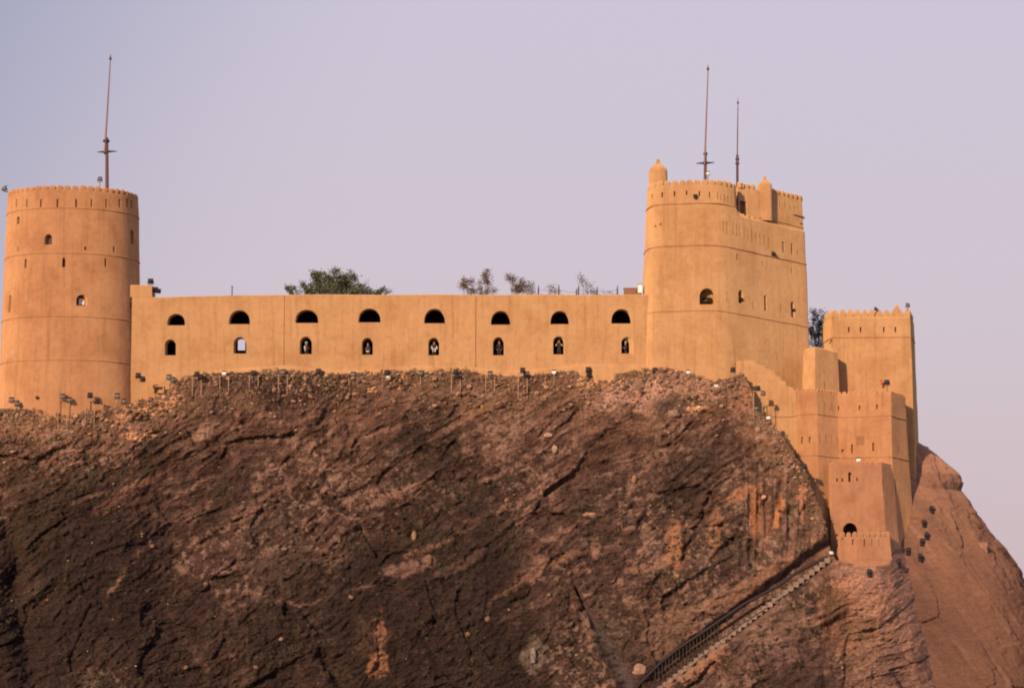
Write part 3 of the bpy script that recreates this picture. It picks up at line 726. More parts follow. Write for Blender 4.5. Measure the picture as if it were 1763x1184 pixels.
cuts += [dict(px=1083, py=608.5, w=15, h=25.5, kind='arch', depth=2, splay=1.7, shear=-.32, nrm=(0, -1, 0))]
cuts += [dict(px=x, py=634, w=.9, h=122, depth=.20, nrm=(0, -1, 0)) for x in (488.5, 819)]
for c in cuts[-2:]: c['h'] = 124; c['py'] = 632
me, res = carve(cw.mesh('wall'), cuts, 'wall'); part('wall', me, T2, MUD)
# shallow half-blocked recess beside the last window
bm = bmesh.new()
# raised end block against the round tower
e = Mass([(P(224, 500, YW).x, YW + .0), (x262, YW + .0), (x262, YW + 2.2), (P(224, 500, YW).x, YW + 2.2)], [(P(224, 500, YW).x, YW), (x262, YW), (x262, YW + 2.2), (P(224, 500, YW).x, YW + 2.2)], zAt(490.5, YW), zAt(511.6, YW), [0] * 4, wob=.0, seed=2)
part('end_block', e.mesh('end_block'), T2, MUD)
YB = 227.0
zr0, zr1 = zAt(513, YW), zAt(519, YW)
zu = zAt(561, YW); zf = zAt(608, YW) - .62; ze = zAt(640, YW) - .5
def boxpart(name, x0, x1, y0, y1, z0, z1, mat=MUD_B, parent=T2):
    bm = bmesh.new(); add_box(bm, ((x0 + x1) / 2, (y0 + y1) / 2, (z0 + z1) / 2), (x1 - x0, y1 - y0, z1 - z0)); return part(name, bm_mesh(name, bm), parent, mat)
boxpart('roof', xl, xr, YW + 1.3, YB, zr1, zr0)
boxpart('upper_floor', xl, xr, YW + 1.3, YB, zu - .2, zu)
boxpart('lower_floor', xl, xr, YW + 1.3, YB, zf - .3, zf)
bmw = bmesh.new(); add_box(bmw, ((xl + xr) / 2, YB + .4, (zr0 + zf - 2) / 2), (xr - xl, .8, zr0 - zf + 2)); mw = bm_mesh('back_wall', bmw)
mw, _ = carve(mw, [dict(px=415, py=603, w=14, h=25, kind='arch', depth=2, nrm=(0, -1, 0))], 'back_wall'); part('back_wall', mw, T2, MUD_B)
for i, xx in enumerate((245, 355, 470, 585, 690, 803, 912, 1015, 1125)):
    X = P(xx, 600, YW).x; boxpart('cross_wall', X - .25, X + .25, YW + 1.3, YB, zf, zr1)
# wandering ledge at the foot of the wall
lip = [(296, 668), (304, 657), (318, 649), (340, 642), (400, 636), (450, 632), (485, 629.5), (520, 632), (545, 636), (590, 639), (640, 637), (690, 631.5), (740, 630), (780, 631), (815, 633), (850, 637), (900, 638),
       (940, 634), (1000, 627), (1050, 627), (1100, 628), (1131, 629)]
V_, F_ = [], []
for k, (a_, b_) in enumerate(lip):
    p = P(a_, b_, YW - .1); q_ = P(a_, b_ + 48, YW - .1); yb = YW - .24
    V_ += [(p.x, YW + .1, p.z + .02), (p.x, yb + .05, p.z), (p.x, yb, p.z - .06), (p.x, yb - .02, q_.z)]
    if k:
        for j in range(3): F_.append((4 * k - 4 + j, 4 * k - 3 + j, 4 * k + 1 + j, 4 * k + j))
part('plinth', mesh_np('plinth', V_, F_, True, 50), T2, MUD)

# ================================================================== keep
def xy(px, Y): p = P(px, 500, Y); return (p.x, p.y)
def pts(*l): return [xy(a, b) for a, b in l]
ZK = zAt(351.5, 219)
X1269 = xy(1269, 220.4)[0]; X1273 = xy(1274, 220.7)[0]
ktop = pts((1112, 221.6), (1126, 219.2), (1238, 218.4), (1387, 227.6)) + [(xy(1387, 227.6)[0] - 1.0, 238), (xy(1123, 236)[0], 236)]
kbot = pts((1096, 221.6), (1117, 218.7), (1238, 217.8), (1397, 227.2)) + [(xy(1393, 227.2)[0] - 1.0, 238), (xy(1108, 236)[0], 236)]
kr = [1.2, 1.2, 1.5, .25, .3, .3]
kp = Mass(ktop, kbot, ZK, zAt(700, 218), kr, tilt=.055, y0=218.4, wob=.035, seed=21, zoff=lambda x, y, t: -.62 * max(0, 1 - t / .06) * min(1, max(0, (x - X1269) / (X1273 - X1269))))
T3 = thing('keep_tower', 'massive square-sided mud keep with rounded corners, arched gun windows and two masts', 'fort tower', (P(1240, 600, 225).x, 225, zAt(700, 218)))
rs = []
for (x, y, h) in [(1246, 402, 20), (1252, 404, 22), (1263, 404, 20), (1269, 407, 22), (1274, 408, 20), (1282, 411, 19), (1288, 414, 20), (1295, 416, 21), (1302, 419, 19), (1309, 421, 20), (1316, 423, 18), (1324, 426, 18)]: rs.append(slit(x, y, h, 1.7, .22))
cuts = rs + [slit(1349, 434, 18, 4, .6), slit(1364, 438, 19, 4, .6), slit(1374, 440, 10, 1.6), slit(1269.5, 448, 11, 3), slit(1313.5, 457, 7, 2.4), slit(1363, 471, 10, 2.4),
       slit(1252, 520, 18, 1.6, .25), slit(1297, 533, 16, 1.6, .25), slit(1345, 540, 18, 1.6, .25), slit(1128, 391, 3, 3), slit(1137, 387.5, 3, 2.4),
       dict(px=1217, py=524, w=25, h=28, kind='arch', depth=1.3, splay=1.0), dict(px=1276, py=522, w=9.5, h=23, kind='arch', depth=1.1), dict(px=1318.5, py=535, w=5.5, h=27, kind='arch', depth=1.1), dict(px=1365.5, py=546, w=7.5, h=27, kind='arch', depth=1.1)]
me, kres = carve(kp.mesh('wall'), cuts, 'wall'); part('wall', me, T3, MUD)
kp.band('ledge', kp.t_of(zAt(422, 218.4)), T3, CORD, .07)
kp.band('ledge', kp.t_of(zAt(535, 218.4)), T3, CORD, .055)
# front drum rising above the first ledge
c1270 = xy(1270, 220.4)
dpoly = pts((1112, 221.6), (1126, 219.2), (1238, 218.4)) + [c1270, (c1270[0] - .2, 226), (xy(1120, 227)[0], 227)]
inn = pts((1114, 221.7), (1127, 219.3), (1236, 218.5)) + [xy(1269.5, 220.5), (c1270[0] - .3, 225.8), (xy(1121, 226.8)[0], 226.8)]
kd = Mass(inn, dpoly, zAt(318, 219), ZK + .02, [1.2, 1.2, 1.4, .5, .3, .3], tilt=.055, y0=218.4, wob=.02, seed=22)
cuts = [slit(x, y, h, w, .35) for x, y, h, w in [(1122, 343, 8, 2), (1140, 340, 9, 2.6), (1161.5, 338, 9, 3), (1182, 336, 8, 2.4), (1204, 338, 9, 2.4), (1222, 340, 10, 2.6), (1236, 343, 12, 1.8), (1242, 346, 12, 1.8), (1248, 348, 13, 1.8), (1254, 350, 13, 1.8), (1260, 351, 13, 1.8)]]
me, _ = carve(kd.mesh('front_drum'), cuts, 'front_drum'); part('front_drum', me, T3, MUD)
kd.band('ledge', .99, T3, CORD, .07)
merlons(kd, T3, .64, .57, .46, .34, lambda p: p.y < 223.5, MUD)
# rear block
kb_l = xy(1272, 222.1)
q0, q1 = xy(1318, 223.9), xy(1385, 227.9)
rpoly = [kb_l, (q0[0], 223.95), q1, (q1[0] - .8, 236), (kb_l[0], 236)]
rtop = [(kb_l[0] + .05, 222.2), (q0[0] + .02, 224.05), (q1[0] - .1, 228.05), (q1[0] - .9, 236), (kb_l[0] + .05, 236)]
kk = Mass(rtop, rpoly, zAt(328.5, 224), ZK - 1.1, [0, .2, .15, .2, .2], tilt=.055, y0=224, wob=.02, seed=23)
cuts = [slit(1309, 357, 13, 1.8), slit(1343, 357, 12, 1.8), slit(1352, 359, 12, 1.8), slit(1361, 361, 8, 1.8), slit(1368, 363, 8, 2), slit(1370, 345, 8, 1.4, .2), slit(1353, 343, 8, 1.4, .2),
        dict(px=1280, py=370, w=13, h=24, kind='rect', depth=.55)]
me, rres = carve(kk.mesh('rear_block'), cuts, 'rear_block'); part('rear_block', me, T3, MUD)
kk.band('ledge', kk.t_of(zAt(377, 224)), T3, CORD, .06, sel=lambda p: p[0] > P(1302, 400, 224).x)
merlons(kk, T3, .66, .60, .46, .32, lambda p: p.y < 234 and not (P(1303, 300, 224).x < p.x < P(1331, 300, 224).x and p.y < 226), MUD)
# door panel in the recess
hit, nr, w, h = rres[-1]
bm = bmesh.new(); add_box(bm, (0, 0, h * .5), (w * .96, .06, h * .96)); 
for k in range(4): add_box(bm, (w * (-.36 + .24 * k), -.045, h * .5), (.05, .03, h * .9))
o = link('shutter', bm_mesh('shutter', bm), T3, BOXBROWN); o.location = hit - nr * .42 - T3.location; o.rotation_euler.z = math.atan2(nr.x, -nr.y)
# turrets
p = P(1133, 318, 221.3); dome_turret(Vector((p.x, p.y, zAt(338, 221.3))), M(16.5, 221), zAt(296, 221) - zAt(338, 221), T3, tip=.42)
p = P(1316.5, 318, 224.2); dome_turret(Vector((p.x, p.y, zAt(381, 224.2))), M(13, 224), zAt(321, 224) - zAt(381, 224), T3, tip=.35)
# low toothed parapet between drum and rear block
pa, pb = Vector((*c1270, 0)), Vector((*xy(1345, 225.3), 0))
mm = merlon_mesh(.42, .3, .3)
mm.materials.append(MUD)
for k in range(9):
    q = pa.lerp(pb, (k + .5) / 9); d = (pb - pa).normalized(); nn = Vector((d.y, -d.x, 0))
    if q.x > P(1304, 400, 224).x: continue
    o = link('merlon', mm, T3); o.location = Vector((q.x - nn.x * .2, q.y - nn.y * .2, ZK - .055 * (q.y - 218.4) - .66)) - T3.location; o.rotation_euler.z = math.atan2(nn.x, -nn.y)

# ================================================================== square tower on the right
stop = [xy(1431, 226.6), xy(1566.5, 226.2), xy(1573, 231.5), (xy(1573, 231.5)[0] - .3, 233), (xy(1431, 226.6)[0] - .2, 232)]
sbot = [xy(1436, 225.9), xy(1574.5, 225.3), xy(1582, 231.5), (xy(1582, 231.5)[0] - .3, 233.5), (xy(1431, 226)[0], 232)]
Z_S = zAt(545.5, 226.4)
sq = Mass(stop, sbot, Z_S, zAt(960, 226), [.05, .12, .2, .3, .3], wob=.03, seed=31)
T4 = thing('square_tower', 'square orange mud tower with pointed merlons standing on the right end above the bastion', 'fort tower', (P(1500, 700, 229).x, 229, zAt(960, 226)))
cuts = [slit(x, 572, 9, 3.0) for x in (1461.6, 1481.7, 1522, 1542)]
me, _ = carve(sq.mesh('wall'), cuts, 'wall'); part('wall', me, T4, MUD)
sq.band('ledge', sq.t_of(zAt(581, 226.4)), T4, CORD, .06)
mm = merlon_mesh(M(12.2, 226), M(13.5, 226), .36, 'point')
mm.materials.append(MUD)
for x in (1437, 1450.5, 1463.3, 1476, 1488.5, 1501, 1513, 1526):
    o = link('merlon', mm, T4); q = P(x, 545.8, 226.75); o.location = q - T4.location; o.scale = (1, 1, random.Random(x).uniform(.93, 1.04))
mm2 = merlon_mesh(M(21, 226), M(21, 226), .4, 'ogee'); mm2.materials.append(MUD)
o = link('merlon', mm2, T4); o.location = P(1544, 546, 226.8) - T4.location; o['label'] = 'larger merlon with a pointed tip'
o = link('merlon', mm, T4); o.location = P(1561.5, 546, 226.8) - T4.location
for k in range(7):
    a_, b_ = Vector((*stop[1], 0)), Vector((*stop[2], 0)); q = a_.lerp(b_, (k + .7) / 7.5)
    o = link('merlon', mm, T4); o.location = Vector((q.x - .22, q.y + .1, Z_S)) - T4.location; o.rotation_euler.z = math.atan2(.93, -.3) if False else math.radians(80)
for k in range(4):
    q = Vector((*stop[0], 0)).lerp(Vector((*stop[4], 0)), (k + .9) / 5)
    o = link('merlon', mm, T4); o.location = Vector((q.x + .2, q.y, Z_S)) - T4.location; o.rotation_euler.z = math.radians(-92)

# ================================================================== low block between keep and square tower
ltop = [xy(1384, 222.3), xy(1402, 220.9), xy(1441, 224.0), (xy(1441, 223.6)[0], 228), (xy(1384, 222)[0] + .5, 228)]
lbot = [xy(1383, 222.1), xy(1401.5, 220.7), xy(1445, 223.9), (xy(1445, 223.4)[0], 228), (xy(1384, 222)[0] + .3, 228)]
lb = Mass(ltop, lbot, zAt(597.5, 221.5), zAt(700, 221.5), [.05, .08, .1, .1, .1], wob=.02, seed=41, tilt=.06, y0=221)
T5 = thing('stub_wall', 'short blank mud block wedged between the keep and the square tower', 'wall', (P(1410, 650, 224).x, 224, zAt(700, 221)))
me, _ = carve(lb.mesh('wall'), [slit(1420, 669, 11, 2.2)], 'wall'); part('wall', me, T5, MUD)

# ================================================================== stepped wall
YS = 218.9
tops = [(1270, 1302, 620), (1302, 1318, 627.5), (1318, 1334, 636), (1334, 1344, 646), (1344, 1353, 655), (1353, 1366, 665), (1366, 1372, 672)]
T6 = thing('stepped_wall', 'mud wall whose top descends in uneven steps from the keep to the bastion', 'wall', (P(1320, 700, YS).x, YS, zAt(860, YS)))
bm = bmesh.new(); outl = []
for a_, b_, y_ in tops: outl += [(a_, y_ + .5), (b_ - 1.2, y_), (b_, y_ + 2)]
outl = [(1269, 690), (1269, 622)] + outl + [(1372, 860), (1300, 860)]
A = []; B = []
for (a_, b_) in outl:
    w = P(a_, b_, YS); A.append(bm.verts.new(w)); B.append(bm.verts.new((w.x, YS + .7, w.z)))
for k in range(len(A)): j = (k + 1) % len(A); bm.faces.new((A[k], A[j], B[j], B[k]))
bm.faces.new(A[::-1]); bm.faces.new(B)
bmesh.ops.bevel(bm, geom=[e for e in bm.edges], offset=.05, segments=2, affect='EDGES', clamp_overlap=True)
part('wall', bm_mesh('wall', bm, True, 50), T6, MUD)
bm = bmesh.new(); add_tube(bm, [P(a_, b_, YS - .03) for a_, b_ in ((1318, 715), (1330, 717), (1345, 717.5), (1360, 717), (1371, 716))], .05, 6); part('ledge', bm_mesh('ledge', bm, True), T6, CORD)

# ================================================================== bastion
btop = pts((1366, 219.1), (1402, 218.3), (1441, 221.0), (1530.5, 219.8), (1556, 223.0)) + [(xy(1556, 222.2)[0], 226), (xy(1366, 219)[0], 226)]
bbot = pts((1371, 217.9), (1404, 217.1), (1443, 219.8), (1532, 218.6), (1572, 222.8)) + [(xy(1575, 222)[0], 226), (xy(1371, 219)[0], 226)]
bs = Mass(btop, bbot, zAt(673, 219), zAt(985, 219), [.2, .25, .2, .15, .2, .1, .1], wob=.03, seed=51, tilt=.04, y0=218.5)
T7 = thing('bastion', 'many-sided mud bastion below the square tower with rows of slits and a louvred vent', 'bastion', (P(1470, 800, 222).x, 222, zAt(985, 219)))
cuts = [dict(px=1539.5 - 95, py=706, w=3.5, h=7, depth=.4), dict(px=1480, py=706, w=3, h=8), dict(px=1510, py=704, w=3, h=8),
        slit(1411, 704, 10, 1.5, .2), slit(1421, 705, 10, 1.5, .2), slit(1432, 706, 11, 1.5, .2), slit(1381, 763, 11, 3, .3), slit(1394, 762, 10, 3, .3),
        slit(1412.5, 763, 16, 2, .3), slit(1423, 764, 16, 1.8, .3), slit(1433, 765, 17, 1.8, .3), slit(1442.5, 765, 12, 2, .3),
        dict(px=1451, py=779, w=4, h=6), slit(1467, 779, 14, 3), slit(1503.5, 776, 14, 3), slit(1548, 779, 12, 1.8, .3),
        dict(px=1481.3, py=766, w=12.5, h=16, depth=.18), slit(1542, 845, 20, 2.8, .4)]
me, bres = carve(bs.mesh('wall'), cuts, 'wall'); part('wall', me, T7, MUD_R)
bs.band('ledge', bs.t_of(zAt(714, 219.3)), T7, CORD, .055); bs.band('ledge', bs.t_of(zAt(785, 219.1)), T7, CORD, .055)
hit, nr, w, h = bres[-2]
for k in range(6):
    bm = bmesh.new(); add_box(bm, (0, 0, 0), (w * .98, .10, h / 6 * .55), Matrix.Rotation(.5, 4, 'X'))
    o = link('louvre', bm_mesh('louvre', bm), T7, CORD); o.location = hit - nr * .06 + Vector((0, 0, h * (k + .5) / 6)) - T7.location; o.rotation_euler.z = math.atan2(nr.x, -nr.y)
# tiny merlons along the rim: pitch about 9 px
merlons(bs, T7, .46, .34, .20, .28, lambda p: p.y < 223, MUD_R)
# ================================================================== lower bastion
g0 = pts((1427, 217.7), (1513, 216.9), (1534, 219.8)) + [(xy(1534, 219)[0], 221), (xy(1427, 218)[0], 221)]
g1_ = pts((1424, 217.2), (1521, 216.3), (1546, 218.6)) + [(xy(1546, 219)[0], 221), (xy(1424, 218)[0], 221)]
lbm = Mass(g0, g1_, zAt(798, 217.3), zAt(990, 217), [.1, .12, .2, .1, .1], wob=.03, seed=61, tilt=.03, y0=217)
T8 = thing('lower_bastion', 'lower mud block in front of the bastion with a dark arched doorway at its foot', 'bastion', (P(1475, 880, 219).x, 219, zAt(990, 217)))
cuts = [slit(1463, 829, 16, 5, .6), slit(1441, 829, 6, 2.4), slit(1450, 829, 6, 2.4), slit(1475.5, 828, 6, 2.2), slit(1521.5, 848, 22, 2.2, .4),
        dict(px=1463.5, py=935, w=24, h=35, kind='arch', depth=2.6)]
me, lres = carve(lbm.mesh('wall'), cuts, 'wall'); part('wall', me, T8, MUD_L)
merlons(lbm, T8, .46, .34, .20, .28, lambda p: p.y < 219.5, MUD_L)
hit, nr, w, h = lres[-1]
bm = bmesh.new(); add_box(bm, (0, 0, h * .45), (w, .08, h * .9))
for k in range(5): add_box(bm, (w * (-.4 + .2 * k), -.06, h * .45), (.04, .04, h * .9))
o = link('door', bm_mesh('door', bm), T8, WOOD); o.location = hit - nr * 2.2 - T8.location; o.rotation_euler.z = math.atan2(nr.x, -nr.y)
# ================================================================== gatehouse parapet
h0 = pts((1438.5, 215.9), (1488, 215.1), (1526.5, 215.9)) + [(xy(1526.5, 216)[0], 216.6), (xy(1438.5, 216)[0], 216.6)]
h1 = pts((1441, 215.7), (1489, 214.8), (1533, 215.6)) + [(xy(1533, 216)[0], 216.6), (xy(1440, 216)[0], 216.6)]
gh = Mass(h0, h1, zAt(924, 215.4), zAt(1000, 215.4), [.1, .3, .1, .1, .1], wob=.02, seed=71, tilt=.0, y0=215, step=.3)
T9 = thing('gate_parapet', 'small crenellated mud parapet in front of the arched doorway at the stair head', 'parapet wall', (P(1484, 960, 216).x, 215.9, zAt(1000, 215.4)))
cuts = [slit(1450.5, 929, 4, 3.5, .2), slit(1468.5, 937, 9, 3.4, .3), slit(1488, 940, 12, 2, .3), slit(1502, 940, 13, 2, .3), slit(1514, 940, 12, 2, .3)]
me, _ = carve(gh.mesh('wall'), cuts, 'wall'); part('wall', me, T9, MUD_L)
gh.band('ledge', gh.t_of(zAt(962, 215.2)), T9, CORD, .045, sel=lambda p: p[1] < 216.2)
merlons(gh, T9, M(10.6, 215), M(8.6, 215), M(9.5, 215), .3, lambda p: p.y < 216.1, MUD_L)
# ================================================================== floodlights on pipe stands
def lamp_head_mesh():
    bm = bmesh.new()
    add_box(bm, (0, 0, 0), (.52, .26, .34), None, .03)
    add_box(bm, (0, .17, 0), (.36, .12, .22), None, .02)
    for k in range(4): add_box(bm, (-.15 + .1 * k, .25, 0), (.02, .06, .2))
    return bm_mesh('housing', bm, True, 40)
def lamp_glass_mesh():
    bm = bmesh.new(); add_box(bm, (0, -.134, 0), (.46, .012, .28)); return bm_mesh('glass', bm)
def visor_mesh():
    bm = bmesh.new(); add_box(bm, (0, -.20, .185), (.54, .22, .02), Matrix.Rotation(-.15, 4, 'X')); return bm_mesh('visor', bm)
def yoke_mesh():
    bm = bmesh.new()
    for s in (-1, 1): add_box(bm, (s * .29, 0, -.12), (.025, .05, .34))
    add_box(bm, (0, 0, -.29), (.60, .06, .03)); return bm_mesh('yoke', bm)
HEADM = {}
for key, m_ in (('dark', DARKMETAL), ('grey', GREYMETAL), ('white', WHITE)):
    a_ = lamp_head_mesh(); a_.materials.append(m_); HEADM[key] = a_
GLM, VIM, YOM = lamp_glass_mesh(), visor_mesh(), yoke_mesh()
GLM.materials.append(GLASS); VIM.materials.append(DARKMETAL); YOM.materials.append(DARKMETAL)
POST = {}
def post_mesh(h, lean):
    k = (round(h, 1), round(lean, 1))
    if k not in POST:
        bm = bmesh.new(); add_tube(bm, [(0, 0, -.25), (lean, 0, k[0])], .036, 6); POST[k] = bm_mesh('post', bm, True); POST[k].materials.append(POSTMETAL)
    return POST[k]
def floodlight(label, px, py, base=None, posts=2, key='dark', tilt=-.6, yaw=0, size=1.0, root=None, group=None, second=None, lean=0):
    size *= .72 if key == 'white' else .82
    "px, py is the head in the photo; base the pixel row where its posts meet the ground"
    g = root if root is not None else ground(px, base if base else py + 9)
    top = P(px, py, g.y - .05)
    t = thing('floodlight', label, 'floodlight', (g.x, g.y, g.z), 0, group)
    h = top.z - g.z; rnd = random.Random(int(px * 7 + py)); dx = top.x - g.x
    if posts:
        for s in (range(posts)):
            off = (s - (posts - 1) / 2) * .75
            o = link('post', post_mesh(max(.15, h - .25 * size), lean), t); o.location = (off + dx - lean, .02 * s, 0)
        bm = bmesh.new(); add_tube(bm, [(-.45 * (posts > 1) - .06, 0, 0), (.45 * (posts > 1) + .06, 0, 0)], .025, 6)
        o = link('crossbar', bm_mesh('crossbar', bm), t, POSTMETAL); o.location = (dx, 0, h - .28 * size)
    heads = [(dx, h, yaw, tilt, key)] + ([(dx + second[0] * .05, h - second[1] * .05, yaw + .5, tilt, second[2] if len(second) > 2 else key)] if second else [])
    for (x, z, ya, ti, kk_) in heads:
        o = link('housing', HEADM[kk_], t); o.location = (x, -.02, z); o.rotation_euler = (ti, 0, math.pi + ya); o.scale = (size,) * 3
        for nm, mm_ in (('glass', GLM), ('visor', VIM), ('yoke', YOM)):
            c = link(nm, mm_, o)
    return t
FG_T, FG_W, FG_K, FG_N = 'floodlights round the foot of the round tower', 'floodlights along the foot of the curtain wall', 'floodlights beside the keep and the stepped wall', 'floodlights on the bare rock slope'
for lab, px, py, base, posts, key, sec, lean in [
    ('small floodlight lying low at the far left foot of the round tower', 20, 689, 700, 1, 'grey', (10, 6), 0),
    ('pair of dark lamps left of centre at the foot of the round tower', 66, 684, 704, 1, 'dark', (11, 9), 0),
    ('sandy floodlight on long thin posts below the middle of the round tower', 108, 683, 742, 2, 'grey', (12, 6), 0),
    ('dark double floodlight on long posts right of centre below the round tower', 155, 681, 745, 2, 'dark', (12, 10), 0),
    ('floodlight on a bent post near the right foot of the round tower', 202, 682, 700, 1, 'grey', (12, 9), .3)]:
    floodlight(lab, px, py, base, posts, key, second=sec, lean=lean, group=FG_T, yaw=.1)
for lab, px, py, base, posts, key, sec in [
    ('dark double floodlight on a tall post where the round tower meets the wall', 238, 647, 692, 1, 'dark', (8, 6)),
    ('grey floodlight on thin posts above the stone box left of the first rock rise', 291, 650, 672, 2, 'grey', (7, 4)),
    ('dark floodlight on two tall posts right of the first lower window', 339, 645, 676, 2, 'dark', (7, 4)),
    ('white topped floodlight on two posts below left of the see-through window', 386, 643, 668, 2, 'white', None),
    ('dark floodlight on two posts below right of the see-through window', 437, 643, 672, 2, 'dark', None),
    ('bare spindly floodlight on very long posts under the left wall joint', 487, 641, 684, 2, 'grey', None),
    ('squat dark floodlight below the third lower window', 548, 640, 650, 1, 'dark', (7, 3)),
    ('grey floodlight on short posts between the third and fourth lower windows', 608, 645, 660, 2, 'grey', None),
    ('dark floodlight with pale fitting under the fourth lower window', 666, 642, 664, 2, 'dark', (2, 8, 'white')),
    ('pale small floodlight left of the fifth lower window', 724, 643, 656, 1, 'grey', None),
    ('dark floodlight on long posts right of the fifth lower window', 785, 641, 682, 2, 'dark', (4, 7)),
    ('pale floodlight on very long posts left of the sixth lower window', 844, 644, 690, 2, 'grey', None),
    ('dark double floodlight on long posts right of the sixth lower window', 900, 638, 682, 2, 'dark', (5, 8)),
    ('white topped floodlight on one post under the seventh lower window', 954, 641, 660, 1, 'white', None),
    ('dark double floodlight over the bright stone footing', 1013, 637, 654, 1, 'dark', (1, 9)),
    ('dark floodlight at the seam where curtain wall meets keep', 1128, 638, 648, 1, 'dark', None)]:
    floodlight(lab, px, py, base, posts, key, second=sec, group=FG_W)
for lab, px, py, base, posts, key, sec in [
    ('flat white topped lamp on the rock below the middle of the keep', 1185, 641, 650, 1, 'white', None),
    ('white topped lamp near the bottom right corner of the keep', 1233, 664, 674, 1, 'white', None),
    ('dark double lamp on tall posts in front of the stepped wall', 1305, 669, 716, 2, 'dark', (9, 8, 'grey')),
    ('white topped lamp on the rock ledge under the stepped wall', 1323, 719, 732, 2, 'white', None),
    ('small dark lamp hung halfway down the posts by the stepped wall', 1302, 703, 712, 1, 'grey', None),
    ('dark lamp at the rock edge beside the bastion slits', 1350, 799, 808, 1, 'dark', None),
    ('small dark lamp on the rocks near the lower left edge of the bastion', 1385, 803, 812, 1, 'dark', None),
    ('small dark lamp just left of the top stair of the stepped wall', 1262, 637, 648, 1, 'dark', None)]:
    floodlight(lab, px, py, base, posts, key, second=sec, group=FG_K, size=.9)
for lab, px, py in [('highest and rightmost dark lamp on the bare slope', 1604, 875), ('dark lamp second from the top of the bare slope', 1591, 899), ('upper of two close dark lamps midway down the bare slope', 1595.5, 920),
                    ('lower of two close dark lamps midway down the bare slope', 1588, 931), ('dark lamp near the foot of the bastion corner', 1564, 947), ('dark lamp lowest on the open bare slope', 1584.5, 957),
                    ('dark lamp in the crease right of the gate parapet', 1547.5, 967), ('dark lamp under the small gate parapet', 1497, 984)]:
    floodlight(lab, px, py, py + 7, 1, 'dark', second=(0, 6), group=FG_N, size=.85, yaw=random.Random(px).uniform(-.5, .5))
# lamps on the buildings
def clamp_lamp(label, px, py, Y, key='dark', size=1, foot=None, yaw=0):
    p = P(px, py, Y); r = foot if foot is not None else p + Vector((0, .3, -.4))
    t = thing('floodlight', label, 'floodlight', tuple(r), 0)
    o = link('housing', HEADM[key], t); o.location = p - r; o.rotation_euler = (-.5, 0, math.pi + yaw); o.scale = (size,) * 3
    for nm, mm_ in (('glass', GLM), ('visor', VIM), ('yoke', YOM)): link(nm, mm_, o)
    bm = bmesh.new(); add_tube(bm, [(0, 0, 0), tuple(p - r + Vector((0, 0, -.2)))], .03, 6); link('bracket', bm_mesh('bracket', bm), t, DARKMETAL)
    return t
clamp_lamp('round lamp on a bracket at the top left rim of the round tower', 8, 325, 221.5, 'grey', .9, P(17, 333, 222.0), -.8)
clamp_lamp('lamp on a stalk on the round tower roof left of its mast', 172, 309, 221.5, 'grey', .75, P(172, 330, 221.5))
clamp_lamp('dark lamp fixed between the slits of the keep parapet', 1197, 338, 218.4, 'dark', .6, P(1197, 340, 218.9))
clamp_lamp('lamp on the keep roof beside the foot of the tall mast', 1219, 299, 221, 'white', .6, P(1219, 318, 221))
clamp_lamp('dark lamp on a bracket above the second keep ledge', 1332, 437, 223.8, 'dark', .7, P(1333, 440, 224.0), .7)
clamp_lamp('dark lamp on the bastion rim at its right corner', 1527, 659, 219.9, 'dark', .85, P(1527, 673, 219.9))
clamp_lamp('grey lamp on the wall above the rim of the lower bastion', 1478, 792, 218.2, 'white', .75, P(1478, 796, 218.9))
clamp_lamp('lamp on top of the right corner merlon of the square tower', 1563, 526, 226.6, 'grey', .7, P(1562, 534, 226.6), .4)
clamp_lamp('small dark lamp between merlons near the middle of the square tower', 1508, 532, 226.4, 'dark', .6, P(1505, 545, 226.6), .8)
clamp_lamp('pale lamp at the very top of the rock stair', 1431, 951, 214.9, 'white', .7, ground(1431, 957), .9)
t = clamp_lamp('dark lamp pair on the wall end block beside the round tower', 259.5, 485, YW + .7, 'dark', .9, P(259.5, 491, YW + .7), .3)
for (dx_, dz_, sz) in ((7, 14, 1.1), (13, 16, .85)):
    o = link('housing', HEADM['dark'], t); o.location = P(259.5 + dx_, 485 + dz_, YW + .6) - t.location; o.scale = (sz, sz, sz * 1.3); o.rotation_euler = (-.3, 0, math.pi + .4)
# spouts
def spout(label, a_, b_, Ya, Yb_, r=.09):
    pa_, pb_ = P(*a_, Ya), P(*b_, Yb_); t = thing('rain_spout', label, 'spout', tuple(pa_)); bm = bmesh.new()
    add_tube(bm, [(0, 0, 0), tuple(pb_ - pa_)], [r, r * .75], 8); link('pipe', bm_mesh('pipe', bm, True), t, simple('spout_wood', (.10, .05, .05), .8))
    bm = bmesh.new(); add_tube(bm, [(0, 0, 0), tuple((pb_ - pa_) * .12)], r * 1.35, 8); link('collar', bm_mesh('collar', bm, True), t, CORD)
spout('dark slanting rain spout near the top right corner of the keep', (1384, 375), (1367, 370), 227.3, 226.0)
spout('small bracket spout on the left side of the square tower', (1432, 584), (1428, 592), 226.6, 226.0, .06)

